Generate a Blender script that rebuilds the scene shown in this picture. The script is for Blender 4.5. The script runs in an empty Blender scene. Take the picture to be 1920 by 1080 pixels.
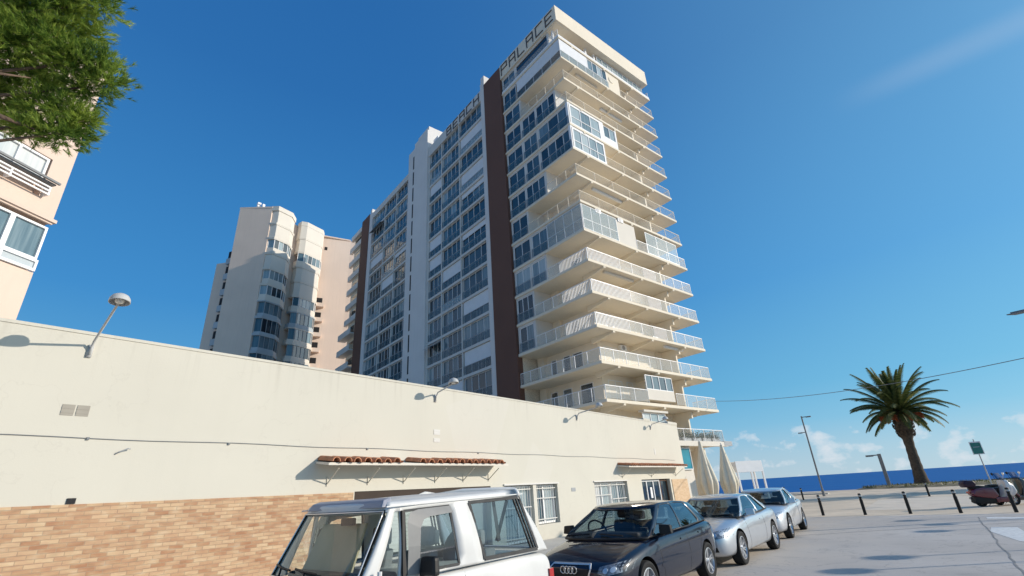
import bpy, bmesh, math, random
from math import sin, cos, pi, radians, atan2, hypot, sqrt
from mathutils import Vector, Matrix
from mathutils.bvhtree import BVHTree
random.seed(7)
SC = bpy.context.scene
COL = SC.collection

# ------------------------------------------------------------------ helpers
class MB:
    """collects shapes, then links them as ONE mesh object"""
    def __init__(s): s.v = []; s.f = []; s.m = []; s.t = []
    def add(s, vs, fs, mi=0, tone=0.0):
        o = len(s.v); s.v.extend([tuple(p) for p in vs])
        for f in fs: s.f.append([i + o for i in f]); s.m.append(mi); s.t.append(tone)
    def box(s, x0, x1, y0, y1, z0, z1, mi=0, tone=0.0):
        v = [(x0,y0,z0),(x1,y0,z0),(x1,y1,z0),(x0,y1,z0),(x0,y0,z1),(x1,y0,z1),(x1,y1,z1),(x0,y1,z1)]
        s.add(v, [(0,3,2,1),(4,5,6,7),(0,1,5,4),(1,2,6,5),(2,3,7,6),(3,0,4,7)], mi, tone)
    def hexa(s, v8, mi=0):
        s.add(v8, [(0,3,2,1),(4,5,6,7),(0,1,5,4),(1,2,6,5),(2,3,7,6),(3,0,4,7)], mi)
    def bar(s, a, b, w, h=None, mi=0, up=(0,0,1)):
        a = Vector(a); b = Vector(b); h = h or w
        d = (b - a).normalized(); u = Vector(up)
        if abs(d.dot(u)) > .98: u = Vector((1,0,0))
        r = d.cross(u).normalized(); u = r.cross(d)
        c = [(-1,-1),(1,-1),(1,1),(-1,1)]
        vs = [p + r*(i*w/2) + u*(j*h/2) for p in (a, b) for i, j in c]
        s.hexa(vs, mi)
    def tube(s, pts, rad, n=8, mi=0, cap=True):
        pts = [Vector(p) for p in pts]
        if not isinstance(rad, (list, tuple)): rad = [rad]*len(pts)
        o = len(s.v); ref = None
        for i, p in enumerate(pts):
            d = (pts[min(i+1, len(pts)-1)] - pts[max(i-1, 0)]).normalized()
            if ref is None:
                ref = Vector((0,0,1)) if abs(d.z) < .9 else Vector((1,0,0))
            r = d.cross(ref).normalized(); u = r.cross(d).normalized(); ref = u
            for k in range(n):
                a = 2*pi*k/n; s.v.append(tuple(p + (r*cos(a) + u*sin(a))*rad[i]))
        for i in range(len(pts)-1):
            for k in range(n):
                k2 = (k+1) % n
                s.f.append([o+i*n+k, o+i*n+k2, o+(i+1)*n+k2, o+(i+1)*n+k]); s.m.append(mi); s.t.append(0)
        if cap:
            s.f.append([o+k for k in range(n)][::-1]); s.m.append(mi); s.t.append(0)
            s.f.append([o+(len(pts)-1)*n+k for k in range(n)]); s.m.append(mi); s.t.append(0)
    def lathe(s, prof, c=(0,0,0), axis='z', n=24, mi=0, close=False):
        """prof: list of (r, h) along the axis"""
        o = len(s.v); c = Vector(c)
        for r, h in prof:
            for k in range(n):
                a = 2*pi*k/n; p = (r*cos(a), r*sin(a), h)
                if axis == 'x': p = (h, r*cos(a), r*sin(a))
                if axis == 'y': p = (r*sin(a), h, r*cos(a))
                s.v.append(tuple(c + Vector(p)))
        m = len(prof)
        for i in range(m if close else m-1):
            j = (i+1) % m
            for k in range(n):
                k2 = (k+1) % n
                s.f.append([o+i*n+k, o+i*n+k2, o+j*n+k2, o+j*n+k]); s.m.append(mi); s.t.append(0)
    def prism(s, poly, z0, z1, mi=0):
        n = len(poly); vs = [(x,y,z0) for x,y in poly] + [(x,y,z1) for x,y in poly]
        fs = [list(range(n))[::-1], list(range(n, 2*n))] + [[i,(i+1)%n,n+(i+1)%n,n+i] for i in range(n)]
        s.add(vs, fs, mi)
    def quad(s, a, b, c, d, mi=0, tone=0.0): s.add([a,b,c,d], [(0,1,2,3)], mi, tone)
    def mesh(s, name, mats):
        me = bpy.data.meshes.new(name); me.from_pydata(s.v, [], s.f)
        for m in (mats if isinstance(mats, (list, tuple)) else [mats]): me.materials.append(m)
        me.polygons.foreach_set('material_index', s.m)
        if any(s.t):
            at = me.attributes.new('tone', 'FLOAT', 'FACE'); at.data.foreach_set('value', s.t)
        me.update(); return me
    def build(s, name, mats, parent=None, smooth=False, fixn=False):
        me = s.mesh(name, mats)
        if fixn:
            bm = bmesh.new(); bm.from_mesh(me); bmesh.ops.recalc_face_normals(bm, faces=bm.faces); bm.to_mesh(me); bm.free()
        if smooth:
            me.polygons.foreach_set('use_smooth', [True]*len(me.polygons))
            if smooth == 'auto':
                try: me.set_sharp_from_angle(angle=radians(35))
                except Exception: pass
        return link(name, me, parent)

def link(name, me, parent=None):
    o = bpy.data.objects.new(name, me); COL.objects.link(o)
    if parent is not None: o.parent = parent
    return o
def tag(o, label, cat=None, group=None):
    o['label'] = label
    if cat: o['category'] = cat
    if group: o['group'] = group
    return o
def thing(name, label, cat, loc=(0,0,0), rz=0.0, group=None):
    o = bpy.data.objects.new(name, None); COL.objects.link(o)
    o.empty_display_size = .3; o.location = loc; o.rotation_euler = (0,0,rz)
    return tag(o, label, cat, group)
def struct(o, kind='structure'): o['kind'] = kind; return o
def bevel(o, w=.02, seg=2):
    me = o.data; bm = bmesh.new(); bm.from_mesh(me)
    bmesh.ops.remove_doubles(bm, verts=bm.verts, dist=1e-5)
    es = [e for e in bm.edges if len(e.link_faces) == 2 and e.calc_face_angle(0) > .5]
    bmesh.ops.bevel(bm, geom=es, offset=w, segments=seg, affect='EDGES', profile=.6, clamp_overlap=True)
    bm.to_mesh(me); bm.free(); return o
def copy_tree(o, parent=None):
    c = o.copy(); COL.objects.link(c); c.parent = parent
    for ch in list(o.children): copy_tree(ch, c)
    return c

# ------------------------------------------------------------------ materials
def mk(name):
    m = bpy.data.materials.new(name); m.use_nodes = True
    nt = m.node_tree; b = nt.nodes['Principled BSDF']; return m, nt, b
def nd(nt, t, **kw):
    n = nt.nodes.new(t)
    for k, v in kw.items(): setattr(n, k, v)
    return n
def ramp(nt, fac, stops):
    r = nd(nt, 'ShaderNodeValToRGB'); e = r.color_ramp.elements
    e[0].position, e[0].color = stops[0][0], (*stops[0][1], 1)
    e[1].position, e[1].color = stops[-1][0], (*stops[-1][1], 1)
    for p, c in stops[1:-1]:
        k = e.new(p); k.color = (*c, 1)
    nt.links.new(fac, r.inputs[0]); return r.outputs[0]
def mul(c, k): return tuple(max(0, min(1, x*k)) for x in c)
def noisy(name, col, rough=.8, var=.12, scale=2.0, bump=.0, bscale=60, spec=.3, metal=0.0, streak=0.0, coat=0.0):
    """principled with soft large stains, fine bump and optional vertical streaks"""
    m, nt, b = mk(name); L = nt.links.new
    g = nd(nt, 'ShaderNodeNewGeometry')
    n1 = nd(nt, 'ShaderNodeTexNoise'); n1.inputs['Scale'].default_value = scale; n1.inputs['Detail'].default_value = 6
    L(g.outputs['Position'], n1.inputs['Vector'])
    c = ramp(nt, n1.outputs[0], [(.3, mul(col, 1-var)), (.7, mul(col, 1+var*.6))])
    if streak:
        mp = nd(nt, 'ShaderNodeMapping'); mp.inputs['Scale'].default_value = (2.2, 2.2, .12)
        L(g.outputs['Position'], mp.inputs[0])
        n2 = nd(nt, 'ShaderNodeTexNoise'); n2.inputs['Scale'].default_value = 2.0; n2.inputs['Detail'].default_value = 5
        L(mp.outputs[0], n2.inputs['Vector'])
        f = ramp(nt, n2.outputs[0], [(.5, (0,0,0)), (.78, (streak,)*3)])
        mx = nd(nt, 'ShaderNodeMix', data_type='RGBA'); L(f, mx.inputs[0]); L(c, mx.inputs[6])
        mx.inputs[7].default_value = (*mul(col, .55), 1); c = mx.outputs[2]
    L(c, b.inputs['Base Color'])
    b.inputs['Roughness'].default_value = rough; b.inputs['Specular IOR Level'].default_value = spec
    b.inputs['Metallic'].default_value = metal; b.inputs['Coat Weight'].default_value = coat
    if bump:
        n3 = nd(nt, 'ShaderNodeTexNoise'); n3.inputs['Scale'].default_value = bscale; n3.inputs['Detail'].default_value = 4
        L(g.outputs['Position'], n3.inputs['Vector'])
        bp = nd(nt, 'ShaderNodeBump'); bp.inputs['Strength'].default_value = bump; bp.inputs['Distance'].default_value = .02
        L(n3.outputs[0], bp.inputs['Height']); L(bp.outputs[0], b.inputs['Normal'])
    return m
def glass(name, tint=(.8,.9,.92), dens=.55, rough=.03, fres=1.45):
    """thin sheet: tinted see-through + fresnel reflection"""
    m, nt, b = mk(name); L = nt.links.new; nt.nodes.remove(b)
    tr = nd(nt, 'ShaderNodeBsdfTransparent'); tr.inputs[0].default_value = (*mul(tint, dens), 1)
    gl = nd(nt, 'ShaderNodeBsdfGlossy'); gl.inputs['Roughness'].default_value = rough
    gl.inputs['Color'].default_value = (.9,.95,1,1)
    lw = nd(nt, 'ShaderNodeLayerWeight'); lw.inputs[0].default_value = .5; f0 = ((fres-1)/(fres+1))**2
    pw = nd(nt, 'ShaderNodeMath', operation='POWER'); L(lw.outputs['Facing'], pw.inputs[0]); pw.inputs[1].default_value = 5
    fr = nd(nt, 'ShaderNodeMath', operation='MULTIPLY_ADD'); L(pw.outputs[0], fr.inputs[0]); fr.inputs[1].default_value = 1-f0; fr.inputs[2].default_value = f0
    mx = nd(nt, 'ShaderNodeMixShader'); L(fr.outputs[0], mx.inputs[0]); L(tr.outputs[0], mx.inputs[1]); L(gl.outputs[0], mx.inputs[2])
    L(mx.outputs[0], nt.nodes['Material Output'].inputs[0]); return m
def frosted(name, col, alpha):
    """railing glass: part tinted sheet, part see-through"""
    m, nt, b = mk(name); L = nt.links.new
    b.inputs['Base Color'].default_value = (*col, 1); b.inputs['Roughness'].default_value = .12
    b.inputs['Alpha'].default_value = alpha; b.inputs['Specular IOR Level'].default_value = .6
    return m
def window_glass(name, stops, rough=.04):
    """opaque far window: dark room or drawn curtain behind reflecting glass, by pane"""
    m, nt, b = mk(name); L = nt.links.new
    at = nd(nt, 'ShaderNodeAttribute'); at.attribute_name = 'tone'
    g = nd(nt, 'ShaderNodeNewGeometry')
    mp = nd(nt, 'ShaderNodeMapping'); mp.inputs['Scale'].default_value = (5,5,.25); L(g.outputs['Position'], mp.inputs[0])
    n = nd(nt, 'ShaderNodeTexNoise'); n.inputs['Scale'].default_value = 1.6; n.inputs['Detail'].default_value = 3; L(mp.outputs[0], n.inputs[0])
    ad = nd(nt, 'ShaderNodeMath', operation='MULTIPLY_ADD'); L(n.outputs[0], ad.inputs[0]); ad.inputs[1].default_value = .3
    L(at.outputs['Fac'], ad.inputs[2])
    sb = nd(nt, 'ShaderNodeMath', operation='SUBTRACT'); L(ad.outputs[0], sb.inputs[0]); sb.inputs[1].default_value = .15
    c = ramp(nt, sb.outputs[0], stops); L(c, b.inputs['Base Color'])
    b.inputs['Roughness'].default_value = rough; b.inputs['Specular IOR Level'].default_value = .8
    return m

def paint(name, col, metal=.0, rough=.3, coat=1.0, dirt=.0, spec=.5):
    m = noisy(name, col, rough, .05+dirt, 3.0, spec=spec, metal=metal)
    b = m.node_tree.nodes['Principled BSDF']; b.inputs['Coat Weight'].default_value = coat; b.inputs['Coat Roughness'].default_value = .04
    return m

M = {}
def wall_paint():
    m = noisy('white_render', (.60,.57,.49), .9, .03, .5, .05, 30, streak=.03); nt = m.node_tree; L = nt.links.new; b = nt.nodes['Principled BSDF']
    src = b.inputs['Base Color'].links[0].from_socket; g = nd(nt, 'ShaderNodeNewGeometry'); sp = nd(nt, 'ShaderNodeSeparateXYZ'); L(g.outputs['Position'], sp.inputs[0])
    def nz(scale, sc, det=5):
        mp = nd(nt, 'ShaderNodeMapping'); mp.inputs['Scale'].default_value = scale; L(g.outputs['Position'], mp.inputs[0])
        n = nd(nt, 'ShaderNodeTexNoise'); n.inputs['Scale'].default_value = sc; n.inputs['Detail'].default_value = det; L(mp.outputs[0], n.inputs[0]); return n.outputs[0]
    def over(base, fac, col):
        mx = nd(nt, 'ShaderNodeMix', data_type='RGBA'); L(fac, mx.inputs[0]); L(base, mx.inputs[6]); mx.inputs[7].default_value = (*col,1); return mx.outputs[2]
    def mulv(a_, b_):
        k = nd(nt, 'ShaderNodeMath', operation='MULTIPLY'); L(a_, k.inputs[0]); L(b_, k.inputs[1]); return k.outputs[0]
    top = nd(nt, 'ShaderNodeMapRange'); L(sp.outputs[2], top.inputs[0]); top.inputs[1].default_value = 4.0; top.inputs[2].default_value = 5.0
    drip = ramp(nt, nz((5,5,.25), 1.5), [(.54,(0,0,0)),(.76,(.30,.30,.30))])
    c = over(src, mulv(top.outputs[0], drip), (.36,.33,.27))
    vo = nd(nt, 'ShaderNodeTexVoronoi'); vo.inputs['Scale'].default_value = .45; vo.inputs['Randomness'].default_value = .9; L(g.outputs['Position'], vo.inputs[0])
    pf = ramp(nt, vo.outputs['Color'], [(.0,(0,0,0)),(.75,(0,0,0)),(.78,(.30,.30,.30))]); c = over(c, pf, (.63,.60,.54))
    low = nd(nt, 'ShaderNodeMapRange'); L(sp.outputs[2], low.inputs[0]); low.inputs[1].default_value = 1.1; low.inputs[2].default_value = .0
    c = over(c, mulv(low.outputs[0], ramp(nt, nz((2,2,3), 1.2), [(.35,(.05,)*3),(.7,(.35,)*3)])), (.42,.37,.30))
    ck = ramp(nt, nz((1,1,1), 1.1, 8), [(.492,(0,0,0)),(.4995,(.13,.13,.13)),(.507,(0,0,0))]); c = over(c, mulv(ck, ramp(nt, nz((1,1,1), .23, 1), [(.52,(0,0,0)),(.6,(1,1,1))])), (.34,.31,.26))
    L(c, b.inputs['Base Color']); return m
M['white_wall'] = wall_paint()
M['cream'] = noisy('cream_concrete', (.79,.71,.575), .85, .05, .5, .08, 30, streak=.10)
M['cream_wall'] = noisy('cream_wall', (.82,.735,.60), .9, .05, .6, streak=.06)
M['shaft'] = noisy('pale_grey_concrete', (.72,.69,.66), .85, .05, .35, streak=.10)
M['band'] = noisy('off_white_band', (.66,.64,.60), .8, .06, .5, streak=.10)
M['brown'] = noisy('brown_panel', (.155,.078,.056), .8, .06, .3)
M['white_frame'] = noisy('white_aluminium', (.82,.82,.82), .4, .03)
M['blind'] = noisy('white_blind', (.74,.75,.76), .7, .05, 1.5)
M['grey_frame'] = noisy('grey_aluminium', (.35,.36,.37), .4, .05)
M['dark'] = noisy('dark_recess', (.02,.02,.022), .7, .1)
M['letter'] = noisy('dark_letter_metal', (.12,.11,.11), .6, .1)
M['pane'] = window_glass('window_pane', [(.0,(.010,.018,.026)),(.35,(.03,.058,.078)),(.55,(.11,.175,.21)),(.75,(.33,.41,.43)),(1.0,(.62,.63,.62))])
M['rail_glass'] = frosted('blue_rail_glass', (.09,.18,.23), .30)
M['clear_glass'] = frosted('clear_screen_glass', (.50,.62,.66), .32)
M['thin_glass'] = frosted('thin_rail_glass', (.60,.60,.56), .08)
M['rail_light'] = frosted('pale_rail_glass', (.66,.66,.62), .20)
M['pink'] = noisy('pink_render', (.75,.605,.50), .9, .05, .25, streak=.14)
M['pink_left'] = noisy('peach_render', (.66,.525,.44), .9, .04, .6, .1, 40, streak=.05)
M['bay_white'] = noisy('white_bay_panel', (.68,.635,.56), .8, .04, .5)
M['shade_panel'] = noisy('shade_toned_panel', (.42,.47,.50), .6, .15, .5)  # bay panel with the high-rise's shadow put into its blue-grey
M['metal'] = noisy('galvanised_metal', (.42,.43,.44), .45, .05, 3, metal=.6)
M['lamp_paint'] = noisy('lamp_grey_paint', (.50,.50,.49), .4, .05, 2)
M['pole'] = noisy('grey_pole_paint', (.20,.21,.22), .5, .1, 4)
M['black'] = noisy('black_plastic', (.012,.012,.013), .5, .15, 8)
M['rubber'] = noisy('rubber_seal', (.07,.07,.07), .8, .2, 9)
M['tyre'] = noisy('tyre_rubber', (.018,.018,.018), .85, .2, 10, .3, 60)
M['alloy'] = noisy('alloy_rim', (.62,.63,.65), .28, .06, 6, metal=.85)
M['chrome'] = noisy('chrome', (.78,.77,.75), .3, .03, metal=.7)
M['terracotta'] = noisy('terracotta', (.50,.22,.12), .85, .35, 7, .2, 40)
M['canvas'] = noisy('cream_canvas', (.74,.67,.53), .9, .08, 3, .1, 30)
M['lamp_in'] = noisy('lamp_inner', (.24,.17,.12), .5, .1)
M['lens'] = noisy('lamp_lens', (.75,.72,.65), .25, .05)
M['trunk'] = noisy('palm_bark', (.095,.075,.058), .95, .4, 5, .9, 14)
M['bark'] = noisy('pine_bark', (.16,.11,.08), .95, .35, 6, .8, 20)
M['fruit'] = noisy('orange_fruit_stalk', (.42,.11,.04), .7, .3, 5)

def foliage(name, stops, scale=1.2, trans=.25):
    m, nt, b = mk(name); L = nt.links.new
    g = nd(nt, 'ShaderNodeNewGeometry'); n = nd(nt, 'ShaderNodeTexNoise'); n.inputs['Scale'].default_value = scale; n.inputs['Detail'].default_value = 5
    L(g.outputs['Position'], n.inputs[0])
    r = nd(nt, 'ShaderNodeMath', operation='MULTIPLY_ADD'); L(g.outputs['Random Per Island'], r.inputs[0]); r.inputs[1].default_value = .35; L(n.outputs[0], r.inputs[2])
    s = nd(nt, 'ShaderNodeMath', operation='SUBTRACT'); L(r.outputs[0], s.inputs[0]); s.inputs[1].default_value = .175
    c = ramp(nt, s.outputs[0], stops); L(c, b.inputs['Base Color'])
    b.inputs['Roughness'].default_value = .55; b.inputs['Specular IOR Level'].default_value = .35
    t = nd(nt, 'ShaderNodeBsdfTranslucent'); L(c, t.inputs[0])
    mx = nd(nt, 'ShaderNodeMixShader'); mx.inputs[0].default_value = trans
    L(b.outputs[0], mx.inputs[1]); L(t.outputs[0], mx.inputs[2]); L(mx.outputs[0], nt.nodes['Material Output'].inputs[0]); return m
M['needles'] = foliage('pine_needles', [(.3,(.06,.13,.02)),(.5,(.22,.33,.05)),(.7,(.46,.55,.10))], 1.7, .5)
M['frond'] = foliage('palm_frond', [(.25,(.03,.055,.015)),(.5,(.085,.11,.03)),(.75,(.20,.20,.07))], .8, .3)
M['hedge'] = foliage('planter_leaves', [(.25,(.012,.03,.012)),(.75,(.05,.09,.03))], 2)
M['grass'] = foliage('verge_grass', [(.25,(.05,.07,.02)),(.75,(.16,.16,.06))], .8)

def brick_mat():
    m, nt, b = mk('sand_brick'); L = nt.links.new
    g = nd(nt, 'ShaderNodeNewGeometry'); sp = nd(nt, 'ShaderNodeSeparateXYZ'); L(g.outputs['Position'], sp.inputs[0])
    cb = nd(nt, 'ShaderNodeCombineXYZ'); L(sp.outputs[1], cb.inputs[0]); L(sp.outputs[2], cb.inputs[1])
    wob = nd(nt, 'ShaderNodeTexNoise'); wob.inputs['Scale'].default_value = 5; L(cb.outputs[0], wob.inputs[0])
    va = nd(nt, 'ShaderNodeVectorMath', operation='MULTIPLY_ADD'); L(wob.outputs[1], va.inputs[0]); va.inputs[1].default_value = (.012,.007,0); L(cb.outputs[0], va.inputs[2])
    def br(c1, c2, mo, off):
        t = nd(nt, 'ShaderNodeTexBrick'); t.offset = .5; t.squash = 1
        t.inputs['Scale'].default_value = 1; t.inputs['Brick Width'].default_value = .235; t.inputs['Row Height'].default_value = .068
        t.inputs['Mortar Size'].default_value = .007; t.inputs['Mortar Smooth'].default_value = .2; t.inputs['Bias'].default_value = off
        t.inputs['Color1'].default_value = (*c1,1); t.inputs['Color2'].default_value = (*c2,1); t.inputs['Mortar'].default_value = (*mo,1)
        L(va.outputs[0], t.inputs['Vector']); return t
    t1 = br((.34,.175,.095), (.60,.445,.28), (.35,.26,.175), 0.0)
    mp = nd(nt, 'ShaderNodeMapping'); mp.inputs['Scale'].default_value = (4.2, 14.0, 1); L(va.outputs[0], mp.inputs[0])
    n = nd(nt, 'ShaderNodeTexNoise'); n.inputs['Scale'].default_value = 1.0; n.inputs['Detail'].default_value = 3; L(mp.outputs[0], n.inputs[0])
    c = ramp(nt, n.outputs[0], [(.28,(.26,.17,.10)),(.42,(.48,.25,.16)),(.55,(.56,.37,.22)),(.7,(.70,.57,.42))])
    mx = nd(nt, 'ShaderNodeMix', data_type='RGBA'); mx.inputs[0].default_value = .30; L(t1.outputs[0], mx.inputs[6]); L(c, mx.inputs[7])
    n2 = nd(nt, 'ShaderNodeTexNoise'); n2.inputs['Scale'].default_value = .9; n2.inputs['Detail'].default_value = 3; L(cb.outputs[0], n2.inputs[0])
    f = ramp(nt, n2.outputs[0], [(.55,(0,0,0)),(.75,(.35,.35,.35))])
    m2 = nd(nt, 'ShaderNodeMix', data_type='RGBA'); L(f, m2.inputs[0]); L(mx.outputs[2], m2.inputs[6]); m2.inputs[7].default_value = (.58,.36,.22,1)
    L(m2.outputs[2], b.inputs['Base Color']); b.inputs['Roughness'].default_value = .9; b.inputs['Specular IOR Level'].default_value = .2
    bp = nd(nt, 'ShaderNodeBump'); bp.inputs['Strength'].default_value = .5; bp.inputs['Distance'].default_value = .012
    iv = nd(nt, 'ShaderNodeMath', operation='SUBTRACT'); iv.inputs[0].default_value = 1; L(t1.outputs['Fac'], iv.inputs[1])
    ad = nd(nt, 'ShaderNodeMath', operation='MULTIPLY_ADD'); L(n.outputs[0], ad.inputs[0]); ad.inputs[1].default_value = .8; L(iv.outputs[0], ad.inputs[2])
    L(ad.outputs[0], bp.inputs['Height']); L(bp.outputs[0], b.inputs['Normal']); return m
M['brick'] = brick_mat()
def ochre_tile():
    m, nt, b = mk('ochre_tile'); L = nt.links.new
    g = nd(nt, 'ShaderNodeNewGeometry'); sp = nd(nt, 'ShaderNodeSeparateXYZ'); L(g.outputs['Position'], sp.inputs[0])
    cb = nd(nt, 'ShaderNodeCombineXYZ'); L(sp.outputs[1], cb.inputs[0]); L(sp.outputs[2], cb.inputs[1])
    t = nd(nt, 'ShaderNodeTexBrick'); t.inputs['Scale'].default_value = 1; t.inputs['Brick Width'].default_value = .235; t.inputs['Row Height'].default_value = .068; t.inputs['Mortar Size'].default_value = .004
    t.inputs['Color1'].default_value = (.52,.36,.22,1); t.inputs['Color2'].default_value = (.60,.44,.29,1); t.inputs['Mortar'].default_value = (.55,.42,.28,1)
    L(cb.outputs[0], t.inputs['Vector']); L(t.outputs[0], b.inputs['Base Color']); b.inputs['Roughness'].default_value = .85; return m
M['ochre'] = ochre_tile()

def asphalt():
    m, nt, b = mk('worn_asphalt'); L = nt.links.new
    g = nd(nt, 'ShaderNodeNewGeometry')
    def nz(sc, det=6, mapscale=None):
        n = nd(nt, 'ShaderNodeTexNoise'); n.inputs['Scale'].default_value = sc; n.inputs['Detail'].default_value = det
        if mapscale:
            mp = nd(nt, 'ShaderNodeMapping'); mp.inputs['Scale'].default_value = mapscale; L(g.outputs['Position'], mp.inputs[0]); L(mp.outputs[0], n.inputs[0])
        else: L(g.outputs['Position'], n.inputs[0])
        return n.outputs[0]
    c = ramp(nt, nz(.35), [(.3,(.47,.435,.40)),(.7,(.55,.515,.48))])
    fine = ramp(nt, nz(90, 3), [(.25,(.78,.78,.78)),(.75,(1.18,1.18,1.18))])
    mx = nd(nt, 'ShaderNodeMix', data_type='RGBA', blend_type='MULTIPLY'); mx.inputs[0].default_value = .8; L(c, mx.inputs[6]); L(fine, mx.inputs[7])
    # sand dust blown along the parked cars' side
    sp = nd(nt, 'ShaderNodeSeparateXYZ'); L(g.outputs['Position'], sp.inputs[0])
    mr = nd(nt, 'ShaderNodeMapRange'); L(sp.outputs[0], mr.inputs[0]); mr.inputs[1].default_value = -1.2; mr.inputs[2].default_value = -4.2
    mn = nd(nt, 'ShaderNodeMath', operation='MULTIPLY'); L(mr.outputs[0], mn.inputs[0]); L(ramp(nt, nz(.7), [(.3,(.15,)*3),(.7,(.8,)*3)]), mn.inputs[1])
    m2 = nd(nt, 'ShaderNodeMix', data_type='RGBA'); L(mn.outputs[0], m2.inputs[0]); L(mx.outputs[2], m2.inputs[6]); m2.inputs[7].default_value = (.54,.46,.37,1)
    def over(base, fac, col):
        q = nd(nt, 'ShaderNodeMix', data_type='RGBA'); L(fac, q.inputs[0]); L(base, q.inputs[6]); q.inputs[7].default_value = (*col,1); return q.outputs[2]
    col_ = over(m2.outputs[2], ramp(nt, nz(1.3, 5), [(.60,(0,0,0)),(.74,(.35,.35,.35))]), (.24,.23,.22))
    col_ = over(col_, ramp(nt, nz(.16, 2), [(.50,(0,0,0)),(.515,(.16,.16,.16)),(.8,(.2,.2,.2))]), (.33,.32,.31))
    ck = ramp(nt, nz(.8, 9), [(.4935,(0,0,0)),(.4995,(.5,.5,.5)),(.5055,(0,0,0))]); col_ = over(col_, ck, (.22,.215,.21))
    L(col_, b.inputs['Base Color']); b.inputs['Roughness'].default_value = .9; b.inputs['Specular IOR Level'].default_value = .25
    bp = nd(nt, 'ShaderNodeBump'); bp.inputs['Strength'].default_value = .35; bp.inputs['Distance'].default_value = .01; L(nz(120,3), bp.inputs['Height']); L(bp.outputs[0], b.inputs['Normal'])
    return m
M['asphalt'] = asphalt()
M['plaza'] = noisy('sandy_paving', (.66,.55,.42), .9, .2, .35, .3, 30)
M['slab'] = noisy('pale_paving_slab', (.69,.60,.49), .9, .1, .8, .2, 30)
M['sand'] = noisy('beach_sand', (.64,.53,.40), .95, .15, .12, .4, 4)
M['pave'] = noisy('grey_pavement', (.52,.49,.44), .9, .12, .7, .3, 40)
M['kerb'] = noisy('kerb_stone', (.48,.46,.42), .85, .1, 2)
M['road_paint'] = noisy('worn_road_paint', (.72,.72,.70), .7, .18, 9)
M['crack'] = noisy('tar_seam', (.27,.265,.26), .9, .2, 4)
def sea_mat():
    m, nt, b = mk('sea_water'); L = nt.links.new
    g = nd(nt, 'ShaderNodeNewGeometry')
    mp = nd(nt, 'ShaderNodeMapping'); mp.inputs['Scale'].default_value = (.05,.18,1); L(g.outputs['Position'], mp.inputs[0])
    n = nd(nt, 'ShaderNodeTexNoise'); n.inputs['Scale'].default_value = 1; n.inputs['Detail'].default_value = 8; L(mp.outputs[0], n.inputs[0])
    c = ramp(nt, n.outputs[0], [(.3,(.006,.085,.29)),(.6,(.01,.12,.37)),(.8,(.03,.19,.46))]); L(c, b.inputs['Base Color'])
    b.inputs['Roughness'].default_value = .55; b.inputs['Specular IOR Level'].default_value = .10
    bp = nd(nt, 'ShaderNodeBump'); bp.inputs['Strength'].default_value = .6; bp.inputs['Distance'].default_value = .5; L(n.outputs[0], bp.inputs['Height']); L(bp.outputs[0], b.inputs['Normal'])
    return m
M['sea'] = sea_mat()

# ------------------------------------------------------------------ camera, light, sky
cam = bpy.data.cameras.new('camera'); co = bpy.data.objects.new('camera', cam); COL.objects.link(co)
RT, UP, BK = Vector((.7620,.6450,-.0572)), Vector((.2947,-.2681,.9172)), Vector((.5763,-.7157,-.3946))
R3 = Matrix((RT, UP, BK)).transposed(); co.matrix_world = Matrix.Translation((0,0,1.68)) @ R3.to_4x4()
cam.sensor_width = 36; cam.lens = 16.851; cam.clip_end = 60000; cam.clip_start = .05
SC.camera = co
SUN = Vector((.756,.556,.347)).normalized()
sl = bpy.data.lights.new('sun', 'SUN'); sl.energy = 4.2; sl.angle = radians(.5); sl.color = (1,.90,.77)
so = bpy.data.objects.new('sun', sl); COL.objects.link(so); so.rotation_euler = SUN.to_track_quat('Z', 'Y').to_euler()
W = bpy.data.worlds.new('World'); SC.world = W; W.use_nodes = True; nt = W.node_tree; L = nt.links.new
bg = nt.nodes['Background']; bg.inputs[1].default_value = .10
sky = nd(nt, 'ShaderNodeTexSky', sky_type='NISHITA'); sky.sun_disc = False
sky.sun_elevation = math.asin(SUN.z); sky.sun_rotation = atan2(SUN.x, SUN.y)
sky.air_density = 1.0; sky.dust_density = .35; sky.ozone_density = 3.0; sky.altitude = 0
# clear-air tint: Nishita mixed with the measured colours of this very clear sea sky
tc = nd(nt, 'ShaderNodeTexCoord'); sx = nd(nt, 'ShaderNodeSeparateXYZ'); L(tc.outputs['Generated'], sx.inputs[0])
el = ramp(nt, sx.outputs[2], [(0,(.44,.585,.70)),(.04,(.35,.55,.71)),(.09,(.19,.475,.715)),(.15,(.115,.41,.69)),(.34,(.047,.275,.63)),(.69,(.023,.16,.455)),(1,(.017,.12,.38))])
dt = nd(nt, 'ShaderNodeVectorMath', operation='DOT_PRODUCT'); L(tc.outputs['Generated'], dt.inputs[0]); dt.inputs[1].default_value = SUN
mxd = nd(nt, 'ShaderNodeMath', operation='MAXIMUM'); L(dt.outputs['Value'], mxd.inputs[0]); mxd.inputs[1].default_value = 0
pw_ = nd(nt, 'ShaderNodeMath', operation='POWER'); L(mxd.outputs[0], pw_.inputs[0]); pw_.inputs[1].default_value = 2.0
glow = nd(nt, 'ShaderNodeVectorMath', operation='SCALE'); glow.inputs[0].default_value = (.13,.25,.24); L(pw_.outputs[0], glow.inputs['Scale'])
ng = nd(nt, 'ShaderNodeMapRange', interpolation_type='SMOOTHSTEP'); L(dt.outputs['Value'], ng.inputs[0]); ng.inputs[1].default_value = -.58; ng.inputs[2].default_value = -.92
an = nd(nt, 'ShaderNodeMix', data_type='RGBA'); L(ng.outputs[0], an.inputs[0]); L(el, an.inputs[6]); an.inputs[7].default_value = (.47,.46,.47,1)
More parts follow.
